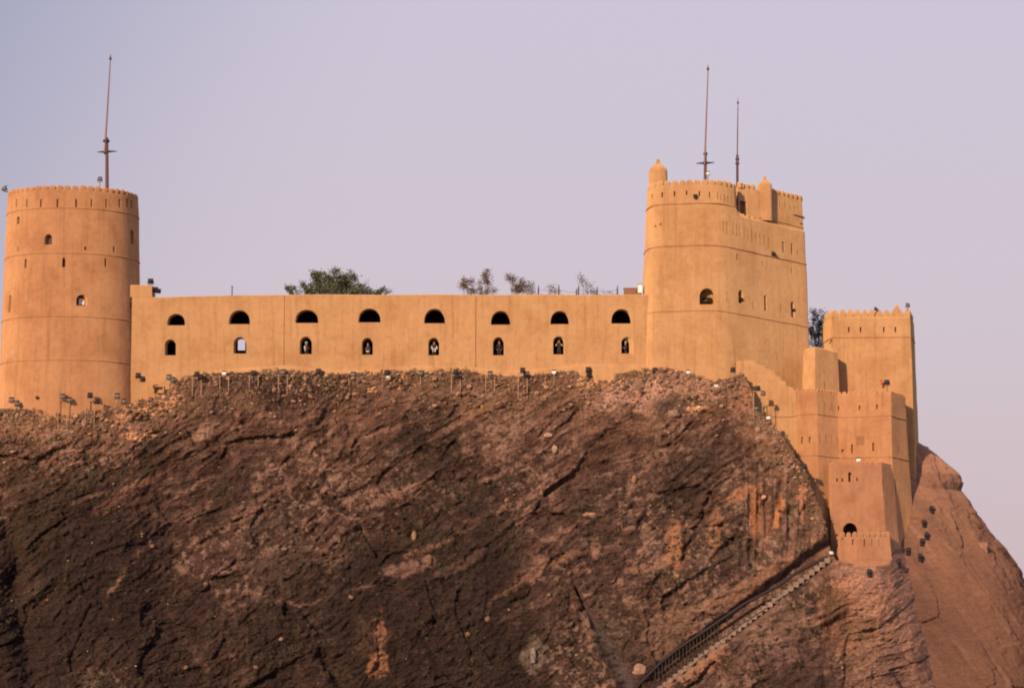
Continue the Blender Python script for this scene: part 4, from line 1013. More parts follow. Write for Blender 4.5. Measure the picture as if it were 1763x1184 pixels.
# ================================================================== cannons in the keep windows
def cannon(label, px, py, Y, yaw, L=1.1, r=.16):
    p = P(px, py, Y); t = thing('cannon', label, 'cannon', (p.x, p.y, p.z - .35), yaw)
    bm = bmesh.new(); add_tube(bm, [(0, .9, .33), (0, .5, .34), (0, -L * .4, .36), (0, -L * .4 - .05, .36)], [r * 1.25, r * 1.1, r * .85, r * .85], 12); link('barrel', bm_mesh('barrel', bm, True), t, IRON)
    bm = bmesh.new(); add_tube(bm, [(0, -L * .4 - .05, .36), (0, -L * .4 + .05, .36)], r * 1.15, 12); link('muzzle_ring', bm_mesh('muzzle_ring', bm, True), t, IRON)
    bm = bmesh.new(); add_box(bm, (0, .5, .12), (.5, .9, .18)); add_box(bm, (-.2, .5, .28), (.08, .8, .2)); add_box(bm, (.2, .5, .28), (.08, .8, .2)); link('carriage', bm_mesh('carriage', bm), t, WOOD)
cannon('dark cannon muzzle in the large arched window on the front of the keep', 1212, 513, 218.9, -.7, .9, .12)
cannon('dark cannon muzzle in the first arched window on the right side of the keep', 1274.5, 516, 220.7, .2, .9, .13)
cannon('dark cannon muzzle in the last arched window on the right side of the keep', 1364.5, 535, 226.3, .2, .9, .13)

# ================================================================== masts
def mast(label, lower, upper, Y, rl, ru, spar=None, collars=(), lowmat=RUST):
    b_ = P(*lower[0], Y); t = thing('flag_mast', label, 'mast', (b_.x, Y, b_.z - .6))
    R_ = lambda q: P(q[0], q[1], Y) - t.location
    bm = bmesh.new(); add_tube(bm, [R_(lower[0]) - Vector((0, 0, .6)), R_(lower[1])], [rl, rl * .8], 10); link('lower_mast', bm_mesh('lower_mast', bm, True), t, lowmat)
    bm = bmesh.new(); add_tube(bm, [R_(upper[0]) + Vector((0, -rl * 1.1, 0)), R_(((upper[0][0] * .5 + upper[1][0] * .5), (upper[0][1] + upper[1][1]) / 2)) + Vector((0, -rl * .5, 0)), R_(upper[1])], [ru, ru * .85, ru * .55], 8); link('topmast', bm_mesh('topmast', bm, True), t, PINKPAINT)
    bm = bmesh.new(); add_lathe(bm, [(0, 0), (ru * 1.3, .05), (ru * 1.5, .15), (ru * .7, .28), (ru * .4, .38), (0, .62)], tuple(R_(upper[1])), 10); link('finial', bm_mesh('finial', bm, True), t, DARKMETAL)
    if spar:
        y_, x0_, x1_ = spar; a_, c_ = R_((x0_, y_ + 1)), R_((x1_, y_ - .5)); mid_ = (a_ + c_) / 2
        bm = bmesh.new(); add_tube(bm, [a_, mid_, c_], [.035, .12, .03], 8); link('spar', bm_mesh('spar', bm, True), t, DARKMETAL)
    for (x_, y_, w_) in collars:
        bm = bmesh.new(); add_lathe(bm, [(0, -.14), (w_ * .7, -.14), (w_, -.05), (w_, .05), (w_ * .7, .14), (0, .14)], tuple(R_((x_, y_))), 12); link('collar', bm_mesh('collar', bm, True), t, DARKMETAL)
    bm = bmesh.new()
    for s_ in (-1, 1):   # thin halyards
        q = R_(upper[1]) * .7 + R_(upper[0]) * .3
    return t
mast('tallest tilted mast with a short cross spar on the round tower roof', ((184.5, 326), (184, 237)), ((181, 263), (190, 104)), 221.5, .16, .085, (261, 168, 201), ((183, 243, .30), (182, 263, .2)))
mast('tall mast with a dark cross spar on the front of the keep roof', ((1214, 322), (1214.5, 262)), ((1213, 284), (1219, 122)), 222.5, .15, .08, (280.5, 1199, 1230), ((1214.5, 265, .19), (1214, 281, .2)))
mast('shorter red mast with three knobs and no spar on the keep roof', ((1269.5, 372), (1269.5, 268)), ((1269, 284), (1270.5, 180)), 229.5, .13, .06, None, ((1269.5, 269, .12), (1269.5, 274.5, .18), (1269.5, 281.5, .18)))

# ================================================================== things on the curtain wall roof
p = P(399.5, 510, YW + 3); t = thing('pipe_stub', 'thin dark upright pipe on the wall top above the second arch', 'pipe', tuple(p))
bm = bmesh.new(); add_tube(bm, [(0, 0, -.3), (0, 0, .85)], .045, 8); link('pipe', bm_mesh('pipe', bm, True), t, DARKMETAL)
bm = bmesh.new(); add_tube(bm, [(0, 0, .83), (0, 0, .9)], .07, 8); link('cap', bm_mesh('cap', bm, True), t, DARKMETAL)
ra = P(927, 507, YW + 2.5); t = thing('roof_railing', 'sagging wire railing on dark posts along the roof near the keep', 'railing', tuple(ra))
prev = None
for (x, y_) in ((927, 493), (962, 492), (992.5, 498), (996, 492.5), (1028, 495), (1063, 493)):
    a_ = P(x, 512, YW + 2.5); h_ = P(x, y_, YW + 2.5).z - a_.z
    bm = bmesh.new(); add_tube(bm, [(0, 0, 0), (0, 0, h_ * .8), (.02, 0, h_)], [.07, .06, .03], 8); add_lathe(bm, [(0, h_), (.05, h_ + .03), (0, h_ + .1)], (0.02, 0, 0), 6)
    o = link('post', bm_mesh('post', bm, True), t, DARKMETAL); o.location = a_ - t.location
    if prev is not None and abs(x - prev[0]) > 10:
        for f in (.35, .7):
            s_, e_ = P(prev[0], 512, YW + 2.5), a_; s_ = s_ + Vector((0, 0, prev[1] * f)); e_ = e_ + Vector((0, 0, h_ * f)); bm = bmesh.new()
            add_tube(bm, [s_.lerp(e_, q / 8) - Vector((0, 0, .12 * math.sin(math.pi * q / 8))) - t.location for q in range(9)], .012, 5); link('wire', bm_mesh('wire', bm, True), t, DARKMETAL)
    prev = (x, h_)
p = P(1088, 508, YW + 1.6); t = thing('roof_cabinet', 'low brown box standing on the wall top against the keep', 'cabinet', tuple(p))
bm = bmesh.new(); add_box(bm, (0, .4, .28), (M(27, 221), .8, .62), None, .02); link('body', bm_mesh('body', bm), t, BOXBROWN)
bm = bmesh.new(); add_box(bm, (0, .4, .61), (M(28.5, 221), .9, .05)); link('lid', bm_mesh('lid', bm), t, BOXBROWN)
bm = bmesh.new(); add_box(bm, (.42, -.03, .3), (.16, .05, .16)); link('latch', bm_mesh('latch', bm), t, DARKMETAL)
p = P(1102, 506, YW + .9); t = thing('wall_lantern', 'bright white panel lantern with a brown cap beside the roof box', 'lantern', tuple(p))
bm = bmesh.new(); add_box(bm, (0, 0, .44), (M(7, 221), .16, M(14, 221)), None, .01); link('panel', bm_mesh('panel', bm), t, WHITE)
bm = bmesh.new(); add_box(bm, (0, .02, .85), (M(8.5, 221), .26, .09)); add_box(bm, (-.2, .06, .44), (.05, .12, .75)); link('cap', bm_mesh('cap', bm), t, POSTMETAL)
bm = bmesh.new(); add_box(bm, (0, .02, .0), (.26, .2, .2)); link('foot', bm_mesh('foot', bm), t, DARKMETAL)
p = P(1517, 661, 225.5); t = thing('wall_bracket', 'small red tee shaped bracket on the face of the square tower', 'bracket', tuple(p))
bm = bmesh.new(); add_box(bm, (0, -.05, .36), (.34, .14, .10)); link('arm', bm_mesh('arm', bm), t, RED)
bm = bmesh.new(); add_box(bm, (0, 0, .12), (.14, .14, .42)); link('stem', bm_mesh('stem', bm), t, RED)
# stone tank beside the tower foot
g = ground(273, 668); p = P(273, 676, g.y + .1)
t = thing('stone_trough', 'small open stone box on the ground beneath the first lower window', 'trough', (p.x, g.y, p.z))
bm = bmesh.new()
for s_ in (-1, 1): add_box(bm, (s_ * .42, .2, .25), (.10, .6, .5))
add_box(bm, (0, .47, .25), (.76, .10, .5)); link('side', bm_mesh('side', bm), t, MUD)
bm = bmesh.new(); add_box(bm, (0, .2, .53), (1.0, .7, .07)); link('lid', bm_mesh('lid', bm), t, MUD)

# ================================================================== people looking out of the lower windows
def person_mesh(pose, seed):
    rnd = random.Random(seed)
    Vt, Ed, Rd = [], [], []
    def v(x, y, z, r, par=None):
        Vt.append((x, y, z)); Rd.append(r)
        if par is not None: Ed.append((par, len(Vt) - 1))
        return len(Vt) - 1
    pel = v(0, 0, .93, .135); wa = v(0, -.01, 1.08, .125, pel); ch = v(0, -.02, 1.27, .15, wa); up = v(0, 0, 1.40, .12, ch); nk = v(0, -.01, 1.50, .058, up)
    h1 = v(0, -.02, 1.58, .085, nk); h2 = v(0, -.015, 1.68, .098, h1); h3 = v(0, 0, 1.76, .065, h2)
    jaw = v(0, -.075, 1.585, .04, h1); nose_ = v(0, -.118, 1.645, .016, h2)
    for s in (-1, 1):
        ear = v(s * .098, 0, 1.65, .018, h2)
        sh = v(s * .17, 0, 1.40, .072, up)
        if pose == 'raised': el = (s * .30, -.10, 1.22); wr = (s * .12, -.28, 1.46)
        elif pose == 'sill': el = (s * .27, -.06, 1.13); wr = (s * .20, -.30, 1.06)
        elif pose == 'hips': el = (s * .33, .03, 1.18); wr = (s * .19, -.08, 1.00)
        else: el = (s * .24, -.12, 1.14); wr = (s * .05, -.26, 1.22)
        e_ = v(*el, .046, sh); w_ = v(*wr, .031, e_)
        d = (Vector(wr) - Vector(el)).normalized(); side = d.cross(Vector((0, 0, 1))).normalized() if abs(d.z) < .9 else Vector((1, 0, 0)); nrm = d.cross(side).normalized()
        pm = Vector(wr) + d * .075; pi = v(*pm, .034, w_)
        for f in range(4):
            o_ = side * (f - 1.5) * .021; ln = (.075, .088, .082, .062)[f]
            a1 = pm + d * .035 + o_; a2 = a1 + d * ln * .5 - nrm * .008; a3 = a2 + d * ln * .35 - nrm * .028
            i1 = v(*a1, .0095, pi); i2 = v(*a2, .009, i1); i3 = v(*a3, .008, i2)
        a1 = Vector(wr) + d * .03 + side * -s * .035; a2 = a1 + d * .035 - side * s * .022; i1 = v(*a1, .011, w_); i2 = v(*a2, .010, i1)
        hp = v(s * .10, 0, .86, .095, pel); kn = v(s * .11, -.02, .48, .062, hp); an = v(s * .12, .02, .09, .042, kn); to = v(s * .14, -.15, .04, .036, an)
    me = bpy.data.meshes.new('body'); me.from_pydata(Vt, Ed, []); me.update()
    o = bpy.data.objects.new('tmp', me); COL.objects.link(o)
    sk = o.modifiers.new('s', 'SKIN'); 
    for i, r in enumerate(Rd): me.skin_vertices[0].data[i].radius = (r, r * (.78 if i in (wa, ch, up, pel) else 1)); me.skin_vertices[0].data[i].use_root = (i == 0)
    ss = o.modifiers.new('u', 'SUBSURF'); ss.levels = 2; ss.render_levels = 2
    dg = bpy.context.evaluated_depsgraph_get(); dg.update(); r = bpy.data.meshes.new_from_object(o.evaluated_get(dg)); r.name = 'body'
    bpy.data.objects.remove(o)
    r.polygons.foreach_set('use_smooth', [True] * len(r.polygons))
    return r, pose
def hand_zone(co, pose):
    w = {'raised': (.12, -.28, 1.46), 'sill': (.20, -.30, 1.06), 'hips': (.19, -.08, 1.00), 'front': (.05, -.26, 1.22)}[pose]
    return min((co - Vector((s * w[0], w[1], w[2]))).length for s in (-1, 1)) < .15 and co.y < -.16 if pose != 'hips' else min((co - Vector((s * w[0], w[1] - .05, w[2]))).length for s in (-1, 1)) < .08
def person(label, px, py_head, Y, yaw, pose, top=CLOTH_D, head='cloth', headmat=CLOTH_W, extra=None, seed=1, sleeves=None):
    r, _ = person_mesh(pose, seed)
    for m_ in (top, SKIN, sleeves or top, CLOTH_D): r.materials.append(m_)
    for pl_ in r.polygons:
        c = pl_.center
        if c.z > 1.46 and abs(c.x) < .13 and c.y < .2 and c.z > 1.49: pl_.material_index = 1
        elif hand_zone(c, pose): pl_.material_index = 1
        elif abs(c.x) > .19 and c.z > .95: pl_.material_index = 2
        elif c.z < .95: pl_.material_index = 3
    top_ = P(px, py_head, Y); z0 = top_.z - 1.66
    t = thing('person', label, 'person', (top_.x, Y, z0), yaw, 'people looking out of the curtain wall windows')
    link('body', r, t)
    bm = bmesh.new()
    if head == 'cloth':
        add_lathe(bm, [(.10, 1.665), (.125, 1.70), (.128, 1.76), (.10, 1.82), (.05, 1.85), (0, 1.855)], (0, .005, 0), 14); link('headcloth', bm_mesh('headcloth', bm, True), t, headmat)
    else:
        add_lathe(bm, [(.102, 1.69), (.108, 1.73), (.095, 1.79), (.05, 1.825), (0, 1.83)], (0, .018, 0), 14); link('hair', bm_mesh('hair', bm, True), t, HAIR)
    for s in (-1, 1):
        bm = bmesh.new(); bmesh.ops.create_uvsphere(bm, u_segments=8, v_segments=6, radius=.014, matrix=Matrix.Translation((s * .035, -.108, 1.665))); link('eye', bm_mesh('eye', bm, True), t, HAIR)
    bm = bmesh.new(); add_box(bm, (0, -.112, 1.60), (.045, .012, .010)); link('mouth', bm_mesh('mouth', bm), t, simple('lips', (.16, .05, .04), .6))
    if extra == 'straps':
        for s in (-1, 1):
            bm = bmesh.new(); add_box(bm, (s * .10, -.165, 1.04), (.085, .03, .34), Matrix.Rotation(s * .08, 4, 'Y'), .01); link('white_sash', bm_mesh('white_sash', bm), t, CLOTH_W)
    if extra == 'belt':
        bm = bmesh.new(); add_lathe(bm, [(.155, .99), (.165, 1.0), (.165, 1.06), (.155, 1.07)], (0, -.01, 0), 16); link('belt', bm_mesh('belt', bm), t, CLOTH_W)
    if extra == 'scarf':
        bm = bmesh.new(); add_tube(bm, [(-.14, -.02, 1.47), (-.16, -.14, 1.36), (-.13, -.19, 1.20), (-.12, -.18, 1.02)], [.035, .045, .045, .03], 8); link('scarf', bm_mesh('scarf', bm, True), t, CLOTH_W)
    return t
person('person in dark clothes with a pale green headcloth and white scarf, third lower window', 527.5, 591.5, YW + .55, .15, 'front', headmat=TEAL, extra='scarf', seed=1)
person('bareheaded person in dark clothes with a white belt, fourth lower window', 633.5, 592.5, YW + .55, -.1, 'front', head='hair', extra='belt', seed=2)
person('person with white sleeves and two white sashes, fifth lower window', 747.5, 590, YW + .55, 0, 'sill', head='hair', extra='straps', seed=3, sleeves=CLOTH_W)
person('bareheaded person all in dark clothes, sixth lower window', 859.5, 589, YW + .55, .1, 'hips', head='hair', seed=4)
person('person in dark clothes raising both white sleeved arms, seventh lower window', 962.5, 587, YW + .55, -.1, 'raised', head='hair', seed=5, sleeves=CLOTH_W)
person('person with a pale blue headcloth turned to the side, last lower window beside the keep', 1077, 590.5, YW + .55, -.9, 'front', headmat=CLOTH_B, extra=None, seed=6)

# ================================================================== stair up the rock
ta, tb = Vector((0, 0, 0)), None
NS = 33
def stair_pt(f):        # f 0..1 from the bottom of the picture to the parapet, outer edge
    px = 1132 + (1429 - 1132) * f; py = 1184 - (1184 - 957) * f
    Y = 219.75 - .38 * (py - 640) * .05 - 1.15
    return px, py, Y
p = P(*stair_pt(0)); stair = thing('rock_stair', 'long straight stair with pale treads climbing the rock to the gate parapet', 'stairs', tuple(p))
trd = None
for k in range(-3, NS):
    f = (k + .5) / NS; px, py, Y = stair_pt(f); q = P(px, py, Y)
    f2 = (k + 1.5) / NS; q2 = P(*stair_pt(f2)); run = q2.x - q.x; rise = q2.z - q.z
    if trd is None:
        bm = bmesh.new(); add_box(bm, (0, .6, -.22), (run * 1.04, 1.5, .44), None, .02); trd = bm_mesh('step', bm); trd.materials.append(TREAD)
    o = link('step', trd, stair); o.location = q + Vector((0, 0, .02)) - stair.location; rr = random.Random(k); o.rotation_euler = (0, rr.uniform(-.02, .02), rr.uniform(-.03, .03))
# coarse stepped outer wall
steps = [(1125, 1184), (1146, 1170), (1165, 1156), (1182, 1142), (1201, 1128), (1220, 1112), (1238, 1102), (1258, 1090)]
SWM = simple('worn_masonry', (.25, .135, .085), .9, 0, .35, 4)
outl = []
for (a_, b_), (c_, d_) in zip(steps, steps[1:]): outl += [(a_ + 1, b_ + 7), (c_ - 3, b_ + 5), (c_ + 1, b_ + 1)]
outl = outl + [(1275, 1092), (1262, 1112), (1225, 1135), (1190, 1165), (1160, 1200), (1110, 1200)]
bm = bmesh.new(); A = []; B = []
for (a_, b_) in outl:
    ref = 1184 - (a_ - 1132) * .757; Y = 219.75 - .38 * (ref - 640) * .05 - 2.35; w = P(a_, b_, Y); A.append(bm.verts.new(w)); B.append(bm.verts.new((w.x, Y + 1.2, w.z)))
for k in range(len(A)): j = (k + 1) % len(A); bm.faces.new((A[k], A[j], B[j], B[k]))
bm.faces.new(A[::-1]); bm.faces.new(B)
bmesh.ops.triangulate(bm, faces=[f for f in bm.faces if len(f.verts) > 4])
part('side_wall', bm_mesh('side_wall', bm), stair, SWM)
def rail(label, pxs_, dY, rad, posts, name, plen=12, mat=DARKMETAL, vert=True):
    pts_ = []
    for (a_, b_) in pxs_:
        Y = 219.75 - .38 * (b_ - 640) * .05 + dY; pts_.append(P(a_, b_, Y))
    t = thing(name, label, 'railing', tuple(pts_[0]))
    bm = bmesh.new(); add_tube(bm, [q - t.location for q in pts_], rad, 8); link('handrail', bm_mesh('handrail', bm, True), t, mat)
    for (a_, pl_, rr_) in posts:
        b_ = float(np.interp(a_, [q[0] for q in pxs_], [q[1] for q in pxs_])); Y = 219.75 - .38 * (b_ - 640) * .05 + dY
        q = P(a_, b_, Y); bm = bmesh.new(); add_tube(bm, [(0, 0, 0), (0, .02, -pl_ * .05)], rr_, 6); o = link('post', bm_mesh('post', bm, True), t, mat); o.location = q - t.location
    return t
rail('thick dark handrail running the whole length of the upper side of the rock stair', [(1080, 1194), (1093, 1184), (1137, 1140), (1166, 1117), (1223, 1079), (1281, 1039), (1340, 1008), (1372, 985), (1424, 958)], -.35, .13,
     [(x, 22, .035) for x in range(1128, 1240, 6)] + [(x, 18, .04) for x in range(1252, 1420, 26)], 'upper_handrail', mat=simple('old_rail', (.016, .008, .009), .6))
rail('thin broken handrail with a few posts on the lower side of the rock stair', [(1122, 1188), (1145, 1170), (1160, 1158), (1182, 1140), (1202, 1122), (1228, 1107), (1252, 1093), (1275, 1075), (1322, 1045)], -2.35, .05,
     [(1252.5, 11, .04), (1270.5, 14, .04), (1288, 10, .04), (1122, 10, .05), (1186, 5, .04), (1204, 5, .04), (1166, 5, .04)], 'lower_handrail')
rail('short upper length of thin handrail near the top of the rock stair', [(1334, 1036), (1360, 1020), (1396, 1000)], -2.35, .05, [(1359, 11, .04), (1340, 7, .04), (1378, 9, .04), (1394, 8, .04)], 'lower_handrail')

# ================================================================== vegetation
def leaf_mesh(name, pts_, size, rnd, flat=.0):
    V_, F_ = [], []
    for (c, s) in pts_:
        a_ = Vector((rnd.gauss(0, 1), rnd.gauss(0, 1), rnd.gauss(0, 1))).normalized(); b_ = a_.orthogonal().normalized(); b_.rotate(Matrix.Rotation(rnd.uniform(0, 6.3), 3, a_)); d_ = a_.cross(b_)
        L = size * s * rnd.uniform(.6, 1.3); w = L * rnd.uniform(.35, .6); i = len(V_)
        V_ += [c - b_ * L * .5, c + d_ * w * .5, c + b_ * L * .5, c - d_ * w * .5]; F_.append((i, i + 1, i + 2, i + 3))
    return mesh_np(name, V_, F_, False)
def tree(name, label, cat, blobs, root, mat, nleaf, size, seed, bark_r=.16, group=None, twigs=True, spread=1.0, fill=.55):
    """blobs: (px, py, Y, rx, ry in px) leaf masses; limbs run from the root to every mass and fork into twigs"""
    rnd = random.Random(seed); t = thing(name, label, cat, tuple(root), 0, group)
    bm = bmesh.new(); tips = []
    tot = sum(b[3] * b[4] for b in blobs)
    fork = Vector((0, 0, 0)).lerp(sum((P(b[0], b[1] + b[4] * .6, b[2]) for b in blobs), Vector()) / len(blobs) - root, .35)
    add_tube(bm, [(0, 0, 0), tuple(fork * .5 + Vector((.1, 0, 0))), tuple(fork)], [bark_r, bark_r * .85, bark_r * .7], 8)
    for b in blobs:
        c = P(b[0], b[1], b[2]) - root; m1 = fork.lerp(c, .5) + Vector((rnd.uniform(-.3, .3), rnd.uniform(-.3, .3), rnd.uniform(-.2, .2)))
        add_tube(bm, [tuple(fork), tuple(m1), tuple(c)], [bark_r * .5, bark_r * .3, bark_r * .12], 6)
        ntw = max(4, int(b[3] * b[4] / 14))
        for k in range(ntw):
            d = Vector((rnd.gauss(0, 1), rnd.gauss(0, 1), rnd.gauss(0, 1) + .2)).normalized(); r_ = rnd.uniform(.55, 1.0) ** .5
            e_ = c + Vector((d.x * M(b[3], 222) * r_, d.y * M((b[3] + b[4]) / 2, 222) * r_, d.z * M(b[4], 222) * r_))
            s_ = m1.lerp(c, rnd.uniform(.3, 1)); md = s_.lerp(e_, .5) + Vector((0, 0, rnd.uniform(-.1, .15)))
            add_tube(bm, [tuple(s_), tuple(md), tuple(e_)], [bark_r * .10, bark_r * .07, bark_r * .03], 4); tips.append((s_, e_, d))
    link('trunk', bm_mesh('trunk', bm, True), t, BARK)
    pts_ = []
    for k in range(nleaf):
        s_, e_, d = rnd.choice(tips); f = rnd.uniform(fill, 1.08)
        cl = random.Random(int(e_.x * 91 + e_.z * 37)).uniform(.5, 1.3)
        c = s_.lerp(e_, f) + Vector((rnd.gauss(0, .16), rnd.gauss(0, .16), rnd.gauss(0, .10))) * spread
        pts_.append((c, cl))
    link('crown', leaf_mesh('crown', pts_, size, rnd), t, mat)
    return t
zc_ = lambda px: Vector(V[np.argmin(np.abs(pxs - px)), 0])
def yard(px, Y):
    g_ = zc_(px); return Vector((P(px, 600, Y).x, Y, g_.z + .05))
tree('leafy_tree', 'broad dense green tree rising behind the wall between the third and fourth arches', 'tree',
     [(560, 488, 233, 30, 20), (590, 484, 234, 32, 20), (545, 478, 234, 14, 12), (575, 472, 233, 20, 12), (530, 494, 232, 22, 11), (507, 498, 232, 14, 8), (600, 478, 235, 16, 12), (560, 500, 231, 45, 10), (620, 497, 233, 20, 9), (627, 491, 233, 9, 8), (640, 499, 233, 14, 7), (650, 502, 233, 8, 4), (600, 503, 232, 40, 8), (657, 497, 233, 4, 4), (668, 501, 233, 5, 3), (497, 496, 232, 6, 4), (545, 470, 233, 6, 4)], yard(570, 233), LEAF, 9500, .21, 5, .28)
tree('sparse_shrub', 'left leaning brown feathery shrub above the fifth and sixth arches', 'shrub', [(803, 487, 232, 10, 9), (812, 482, 232, 8, 6), (796, 489, 232, 6, 4), (810, 496, 232, 8, 8), (816, 503, 232, 8, 5)], yard(816, 232), LEAF_D, 1700, .15, 6, .08, 'shrubs behind the wall')
tree('sparse_shrub', 'tallest slim feathery shrub in the middle of the wall top', 'shrub', [(838, 468, 232, 6, 7), (834, 474, 232, 8, 6), (841, 480, 232, 8, 10), (828, 490, 232, 7, 10), (840, 493, 232, 8, 10), (848, 501, 232, 8, 6), (830, 502, 232, 12, 5)], yard(838, 232), LEAF_D, 2000, .15, 7, .08, 'shrubs behind the wall')
tree('sparse_shrub', 'two headed brown shrub above the sixth arch, just left of the railing', 'shrub', [(882, 480, 232, 8, 7), (890, 486, 232, 12, 10), (903, 484, 232, 7, 9), (912, 492, 232, 10, 9), (892, 498, 232, 10, 8), (917, 499, 232, 9, 6), (877, 474, 232, 4, 3)], yard(897, 232), LEAF_D, 2400, .15, 8, .08, 'shrubs behind the wall')
tree('sparse_shrub', 'small thin dry shrub between the first two railing posts', 'shrub', [(950, 496, 231, 8, 6), (956, 500, 231, 8, 4), (945, 492, 231, 4, 3)], yard(953, 231), LEAF_D, 320, .13, 9, .04, 'shrubs behind the wall')
tree('dry_branch_shrub', 'almost leafless branch slanting up to the left by the railing', 'shrub', [(1000, 477, 231, 6, 4), (1008, 484, 231, 7, 4), (1016, 491, 231, 6, 4), (1012, 499, 231, 12, 4), (1024, 499, 231, 7, 4), (1043, 502, 231, 12, 3)], yard(1026, 231), LEAF_D, 800, .13, 10, .06, 'shrubs behind the wall')
tree('grey_tree', 'grey twiggy tree in the gap between the keep and the square tower', 'tree', [(1408, 545, 236, 14, 14), (1404, 560, 236, 14, 16), (1420, 565, 236, 12, 20), (1410, 580, 236, 18, 14), (1425, 585, 236, 14, 14), (1408, 592, 236, 20, 10), (1400, 535, 236, 6, 8), (1418, 540, 236, 8, 8), (1396, 575, 236, 10, 16), (1415, 600, 236, 24, 10)],
     Vector((P(1412, 700, 236).x, 236, zAt(640, 236))), LEAF_G, 3800, .17, 11, .12)

# ================================================================== boulders, rubble, scrub
def rock_mesh(seed, n=1, flat=.8):
    rnd = random.Random(seed); bm = bmesh.new(); bmesh.ops.create_icosphere(bm, subdivisions=n, radius=.5)
    for v_ in bm.verts: v_.co = Vector((v_.co.x * rnd.uniform(.8, 1.2), v_.co.y * rnd.uniform(.8, 1.2), v_.co.z * flat * rnd.uniform(.8, 1.2)))
    return bm
def stone_col(me, c):
    at = me.color_attributes.new('rock', 'FLOAT_COLOR', 'POINT'); at.data.foreach_set('color', np.tile(np.array([*c, 1], np.float32), len(me.vertices)))
for lab, px, py, w_, h_, c in [('pale squared block standing alone in the middle of the cliff', 955, 773, 10, 15, (.40, .26, .20)), ('pale rounded boulder just above the squared block', 943, 749, 15, 10, (.42, .26, .20)),
                               ('small ochre block on the cliff below the keep', 1092, 825, 9, 14, (.26, .15, .10)), ('flat wedge shaped pale stone on the open cliff', 1014, 886, 24, 9, (.30, .18, .135)),
                               ('whitish jagged boulder near the foot of the cliff', 918, 1128, 13, 24, (.24, .20, .17)), ('pale pinkish boulder above the foot of the stair', 1101, 1153, 26, 22, (.30, .19, .145)),
                               ('rounded ochre boulder with a dark hollow beside it', 738, 963, 15, 16, (.20, .125, .09)), ('small upright ochre stone left of the hollow', 713, 922, 9, 17, (.30, .19, .12)),
                               ('ochre slab stone in the lower cliff', 805, 1092, 11, 9, (.22, .125, .085)), ('lone ochre cobble near the foot of the cliff', 839, 1064, 9, 11, (.22, .125, .085)),
                               ('weathered boulder at the foot of the keep', 1100, 664, 22, 18, (.26, .17, .13)), ('round dark topped boulder right of the keep foot', 1160, 712, 20, 16, (.26, .17, .13))]:
    g = ground(px, py + h_ * .3); bm = rock_mesh(int(px), 2, 1); me_ = bm_mesh('boulder', bm, True, 30); stone_col(me_, c)
    o = link('boulder', me_, None, STONE); o.location = (P(px, py, g.y).x, g.y, P(px, py, g.y).z); o.scale = (M(w_, g.y), M((w_ + h_) / 2, g.y) * .9, M(h_, g.y)); tag(o, lab, 'boulder')
rs_ = np.random.RandomState(4)
def scatter(name, n, wfun, smin, smax, cols, label, seed, sub=1, emb=.25, mat=STONE, flat=.75):
    rs = np.random.RandomState(seed); base_ = []
    for k in range(6):
        bm = rock_mesh(seed * 10 + k, sub, flat); base_.append((np.array([v_.co[:] for v_ in bm.verts]), np.array([[v_.index for v_ in f.verts] for f in bm.faces]))); bm.free()
    ii = rs.randint(0, V.shape[0], n * 30); jj = rs.randint(1, V.shape[1], n * 30)
    w = wfun(PXg[ii, jj], PYg[ii, jj], CYg[ii, jj]); keep = rs.rand(n * 30) < w; ii, jj = ii[keep][:n], jj[keep][:n]
    VV, FF, CC = [], [], []; off = 0
    for a_, b_ in zip(ii, jj):
        bv_, bf = base_[rs.randint(6)]; s_ = smin * (smax / smin) ** (rs.rand() ** 1.8); an = rs.rand() * 6.3; c_, s2 = math.cos(an), math.sin(an)
        R2 = np.array([[c_, -s2, 0], [s2, c_, 0], [0, 0, 1]]); q = (bv_ @ R2.T) * s_ * np.array([1, 1, rs.uniform(.6, 1.1)])
        ax2 = rs.uniform(-.5, .5); R3 = np.array([[math.cos(ax2), 0, math.sin(ax2)], [0, 1, 0], [-math.sin(ax2), 0, math.cos(ax2)]]); q = q @ R3.T
        p_ = V[a_, b_] + np.array([0, -s_ * emb, 0]); VV.append(q + p_); FF.append(bf + off); off += len(bv_)
        col_ = np.array(cols[rs.randint(len(cols))]) * rs.uniform(.7, 1.25); CC.append(np.tile(col_, (len(bv_), 1)))
    VV = np.concatenate(VV); FF = np.concatenate(FF); CC = np.concatenate(CC)
    me_ = bpy.data.meshes.new(name); me_.vertices.add(len(VV)); me_.vertices.foreach_set('co', VV.astype(np.float32).ravel()); me_.loops.add(FF.size)
    me_.loops.foreach_set('vertex_index', FF.astype(np.int32).ravel()); me_.polygons.add(len(FF)); me_.polygons.foreach_set('loop_start', np.arange(0, FF.size, 3, dtype=np.int32)); me_.update(calc_edges=True); me_.validate()
    at = me_.color_attributes.new('rock', 'FLOAT_COLOR', 'POINT'); at.data.foreach_set('color', np.concatenate([CC, np.ones((len(CC), 1))], 1).astype(np.float32).ravel())
    me_.materials.append(mat); o = link(name, me_); tag(o, label, 'stones', kind='stuff'); return o
nl = lambda a_, b_: fbm(a_ * .02, b_ * .02, a_ * 0, 3, 401)
notled = lambda a_, b_: 1 - ledge_mask(a_, b_)
scatter('rubble', 4200, lambda x, y, c: (np.exp(-(y - c) / 24.) * .9 * (x < 1400) + .0015) * (x < 1520) * notled(x, y), .07, .55, [(.22, .13, .09), (.30, .18, .12), (.15, .10, .08), (.36, .22, .15)], 'loose brown rubble strewn over the cliff below the walls', 7)
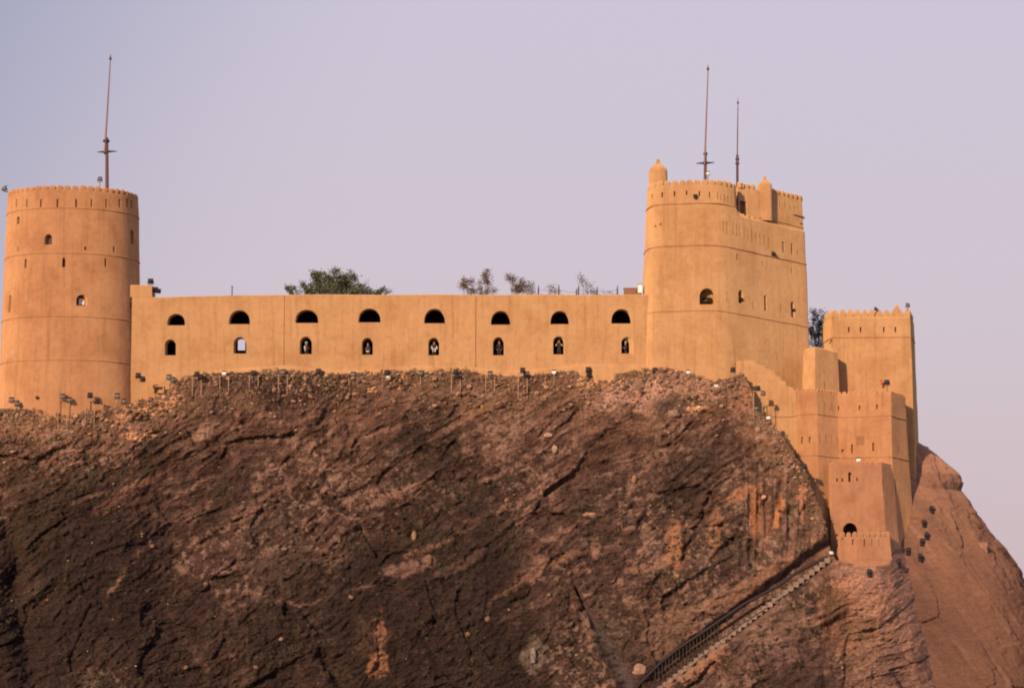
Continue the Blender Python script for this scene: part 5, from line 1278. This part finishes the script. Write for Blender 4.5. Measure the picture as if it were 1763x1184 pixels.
scatter('pebbles', 700, lambda x, y, c: ((y - c) < 260) * (.01 + .5 * (nl(x * 1.7 + 90, y * 1.7) > .32)) * notled(x, y) * (x < 1560), .05, .20, [(.30, .20, .15), (.24, .16, .12), (.38, .30, .25), (.16, .11, .09)], 'small pale stones scattered across the whole cliff', 8, 1, -.1)
scatter('footing_stones', 1500, lambda x, y, c: np.clip(np.exp(-(((x - 1035) / 40) ** 2 + ((y - 655) / 13) ** 2) ** 2) + np.exp(-(((x - 258) / 52) ** 2 + ((y - 694) / 17) ** 2) ** 2) + np.exp(-(((x - 238) / 28) ** 2 + ((y - 750) / 6) ** 2) ** 2) + np.exp(-(((x - 1195) / 24) ** 2 + ((y - 703) / 5) ** 2) ** 2), 0, 1),
        .12, .34, [(.58, .34, .19), (.50, .29, .16), (.64, .40, .24)], 'bright orange footing stones packed under the walls', 9, 1, .3)
def tufts(name, n, wfun, label, seed, mat, hmin, hmax, nb=7):
    rs = np.random.RandomState(seed); ii = rs.randint(0, V.shape[0], n * 30); jj = rs.randint(1, V.shape[1], n * 30)
    w = wfun(PXg[ii, jj], PYg[ii, jj], CYg[ii, jj]); keep = rs.rand(n * 30) < w; ii, jj = ii[keep][:n], jj[keep][:n]; VV = []; FF = []
    for a_, b_ in zip(ii, jj):
        p_ = V[a_, b_]; h_ = rs.uniform(hmin, hmax)
        for k in range(nb):
            d = np.array([rs.normal() * .7, -abs(rs.normal()) * .5, abs(rs.normal()) * .6 + .5]); d = d / np.linalg.norm(d) * h_ * rs.uniform(.5, 1.1); w_ = np.array([rs.normal(), rs.normal() * .3, rs.normal() * .3]); w_ = w_ / np.linalg.norm(w_) * .022 * (1 + h_)
            m_ = p_ + d * .55 + np.array([0, -.03, .05]); i = len(VV); VV += [p_ - w_, p_ + w_, m_ + w_, m_ - w_, p_ + d]; FF += [(i, i + 1, i + 2, i + 3), (i + 3, i + 2, i + 4)]
    o = link(name, mesh_np(name, VV, FF, False), None, mat); tag(o, label, 'scrub', kind='stuff'); return o
tufts('dry_grass', 3000, lambda x, y, c: ((y - c) < 75) * (np.exp(-(y - c) / 26.) * .9) * (x < 1430) * (x > -60) * notled(x, y), 'dry straw coloured grass and twigs below the walls', 12, simple('dry_straw', (.215, .135, .082), .9, 0, .4, 1), .12, .42)
tufts('dark_scrub', 2600, lambda x, y, c: (.05 + .6 * (nl(x * .8 + 50, y * .8) > .12) * (y > 780)) * notled(x, y) * (x < 1400), 'dark low scrub growing in patches on the lower cliff', 13, simple('dark_scrub', (.050, .042, .024), .9, 0, .5, 1), .18, .55, 9)
